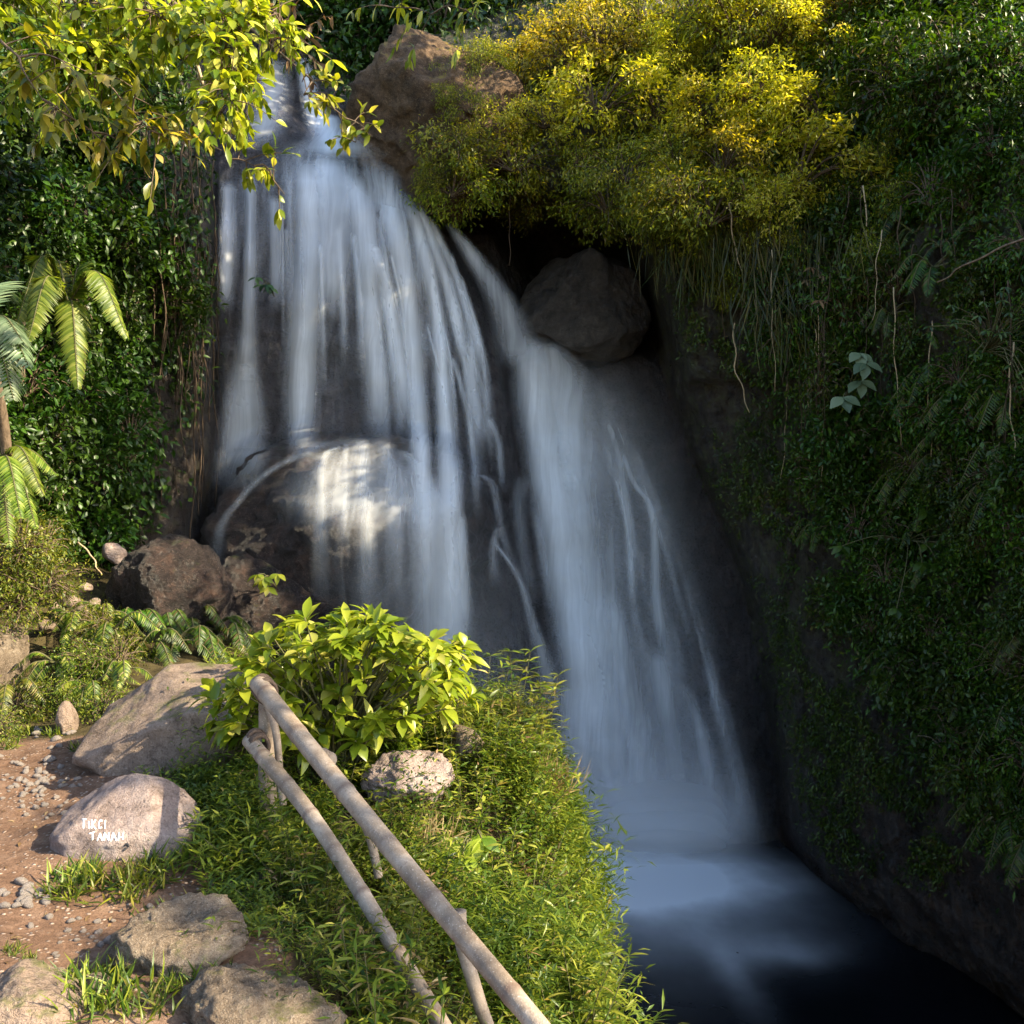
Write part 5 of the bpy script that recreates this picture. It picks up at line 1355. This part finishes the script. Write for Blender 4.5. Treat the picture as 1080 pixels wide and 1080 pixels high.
def add_shade_foliage():
    rng = np.random.default_rng(99)
    CB = BVHTree.FromPolygons([tuple(v) for v in CL[::2, ::2].reshape(-1, 3)], None or [tuple(int(c) for c in f) for f in (lambda I: np.stack([I[:-1, :-1], I[1:, :-1], I[1:, 1:], I[:-1, 1:]], -1).reshape(-1, 4))(np.arange(CL[::2, ::2].shape[0] * CL[::2, ::2].shape[1]).reshape(CL[::2, ::2].shape[:2]))])
    S = Vector(SUN)
    u = np.cross(SUN, [0, 0, 1.0]); u /= np.linalg.norm(u); v = np.cross(u, SUN)
    cen = []
    step = 0.20
    pts = []
    # walk over the visible surfaces and follow the sun's ray up from each
    for py in range(-60, 1110, 12):
        for px in range(-150, 1100, 12):
            o = Vector((0, 0, CAM_Z)); dr = (Vector(P(px, py, 1.0)) - o).normalized()
            a = CB.ray_cast(o, dr); b = GBVH.ray_cast(o, dr)
            hit = min([h[0] for h in (a, b) if h[0] is not None], key=lambda c: c.y, default=None)
            if hit is None: continue
            pts.append((px, py, hit.x, hit.y, hit.z))
    pts = np.array(pts); lit = is_lit(pts[:, 0], pts[:, 1])
    sf = np.zeros(len(pts), bool)
    for p in SHADE[1:]: sf |= poly_sd(p, pts[:, 0], pts[:, 1]) < 0
    Q = pts[:, 2:]
    # also the air in front of the rock, where the leaves and the water are
    near = Q - np.array([0, 0.45, 0])
    near2 = Q - np.array([0, 0.9, 0])
    nearm = Q[:, 1] > 6
    cu = np.concatenate([Q @ u, (near @ u)[nearm], (near2 @ u)[nearm]]); cv_ = np.concatenate([Q @ v, (near @ v)[nearm], (near2 @ v)[nearm]])
    L2 = np.concatenate([lit, lit[nearm], lit[nearm]]); Q2 = np.concatenate([Q, near[nearm], near2[nearm]])
    ex = []
    for poly, ds in ((SUNNY_TREE, np.arange(7.4, 9.2, 0.35)), (LIT[1], None), (LIT[2], np.arange(6.4, 8.2, 0.3)), (LIT[3], np.arange(7.8, 8.6, 0.3)), (SUNNY_FERN, np.arange(6.2, 8.2, 0.3)), (LIT[5], np.arange(9.9, 11.0, 0.25)), (SUNNY_BUSH, np.arange(4.6, 6.2, 0.3))):
        a = np.asarray(poly, float)
        xx, yy = np.meshgrid(np.arange(a[:, 0].min(), a[:, 0].max(), 12), np.arange(a[:, 1].min(), a[:, 1].max(), 12))
        k = poly_sd(poly, xx, yy) < 0
        if ds is None:
            for o_ in (0.2, 0.5, 0.85): ex.append(Parr(xx[k], yy[k], cdepth(xx[k], yy[k]) - o_))
            continue
        for d in ds: ex.append(Parr(xx[k], yy[k], d))
    ex = np.concatenate(ex)
    cu = np.concatenate([cu, ex @ u]); cv_ = np.concatenate([cv_, ex @ v]); L2 = np.concatenate([L2, np.ones(len(ex), bool)]); Q2 = np.concatenate([Q2, ex])
    iu = np.floor(cu / step).astype(int); iv = np.floor(cv_ / step).astype(int)
    litc = set(zip(iu[L2], iv[L2])); shade = {}
    for a, b, q, l in zip(iu, iv, Q2, L2):
        if not l: shade.setdefault((a, b), []).append(q)
    bk = poly_sd(SHADE[1], pts[:, 0], pts[:, 1]) < 0
    FQ = np.concatenate([Q[sf], Q[bk] + np.array([0, 0, 0.14]), Q[bk] + np.array([0, 0, 0.28])])
    fk = list(zip(np.floor(FQ @ u / step).astype(int), np.floor(FQ @ v / step).astype(int)))
    forced = set(fk)
    for key_, q_ in zip(fk, FQ): shade.setdefault(key_, []).append(q_)
    g = Geo(); cnt = 0; B = []
    for key, qs in shade.items():
        nb = sum((key[0] + da, key[1] + db) in litc for da in (-1, 0, 1) for db in (-1, 0, 1))
        if key not in forced and (key in litc or nb >= 4): continue
        if rng.random() < 0.03: continue
        q = max(qs, key=lambda c: c @ SUN)
        for tt in np.arange(7.0, 26, 1.0):
            p = q + SUN * (tt + rng.uniform(0, 2.0))
            if p[1] <= 0.3: ok = p[2] > 4 or p[0] > 5
            else:
                ok = (p[2] > CAM_Z + 0.62 * p[1] + 0.6) or (p[0] > 0.62 * p[1] + 0.6)
            if ok and p[2] > 6.5: break
        else: continue
        B.append(p); cnt += 1
    B = np.array(B); m = 10
    n = len(B) * m
    c = np.repeat(B, m, 0) + rng.normal(size=(n, 3)) * 0.11
    leaves(g, c, rng.normal(size=(n, 3)) + np.array([0, 0, -.3]), SUN[None] + rng.normal(size=(n, 3)) * 0.5, rng.uniform(0.18, 0.30, n), rng.uniform(0.09, 0.14, n), 2, .2, .2, .45, rng.random(n))
    # loose leaves added above and behind the camera to darken the foreground shade
    n = 2600
    x = rng.uniform(-6.5, 1.3, n); y = rng.uniform(-4.0, 5.2, n)
    z = np.maximum(5.0, CAM_Z + 0.62 * np.maximum(y, 0) + 0.7) + rng.random(n) * 1.3
    leaves(g, np.stack([x, y, z], -1), rng.normal(size=(n, 3)) * np.array([1, 1, .4]), np.array([0, 0, 1.0]) + rng.normal(size=(n, 3)) * 0.4, rng.uniform(0.25, 0.42, n), rng.uniform(0.12, 0.2, n), 2, .2, .2, .45, rng.random(n))
    o = obj("added_shade_foliage", g.mesh("added_shade_foliage", M['leaf_dark'])); setting(o, 'stuff')  # only added leaves, placed out of view to block sun and sky
    print("canopy clumps", cnt)
add_shade_foliage()

def shade_gaps():  # adds unseen leaves up-sun wherever sunlight still reaches the falls
    rng = np.random.default_rng(123)
    bpy.context.view_layer.update()
    dg = bpy.context.evaluated_depsgraph_get()
    xs_, ys_ = np.meshgrid(np.arange(228, 830, 9), np.arange(120, 890, 9))
    xs_ = xs_.ravel() + rng.uniform(-4, 4, xs_.size); ys_ = ys_.ravel() + rng.uniform(-4, 4, ys_.size)
    k = (poly_sd([(226, 110), (420, 110), (520, 250), (700, 350), (830, 890), (226, 890)], xs_, ys_) < 0) & (poly_sd(LIT[5], xs_, ys_) > 6) & (poly_sd(LIT[4], xs_, ys_) > 0)
    B = []
    S = Vector(SUN)
    for x, y in zip(xs_[k], ys_[k]):
        p = Vector(P(x, y, float(wdepth(np.array(x), np.array(y))) - 0.32))
        h = sc.ray_cast(dg, p, S)
        if h[0]: continue
        q = np.array(p)
        for tt in np.arange(9, 26, 1.0):
            c = q + SUN * (tt + rng.uniform(0, 2))
            if ((c[2] > CAM_Z + 0.62 * max(c[1], 0) + 0.6) or (c[0] > 0.62 * c[1] + 0.6)) and c[2] > 6.5:
                B.append(c); break
    print("gaps closed", len(B))
    if not B: return
    m = 4; B = np.repeat(np.array(B), m, 0); n = len(B); g = Geo()
    leaves(g, B + rng.normal(size=(n, 3)) * 0.05, rng.normal(size=(n, 3)), SUN[None] + rng.normal(size=(n, 3)) * 0.3, rng.uniform(0.16, 0.24, n), rng.uniform(0.09, 0.13, n), 2, .2, .2, .45, rng.random(n))
    setting(obj("added_gap_foliage", g.mesh("added_gap_foliage", M['leaf_dark'])), 'stuff')
shade_gaps()
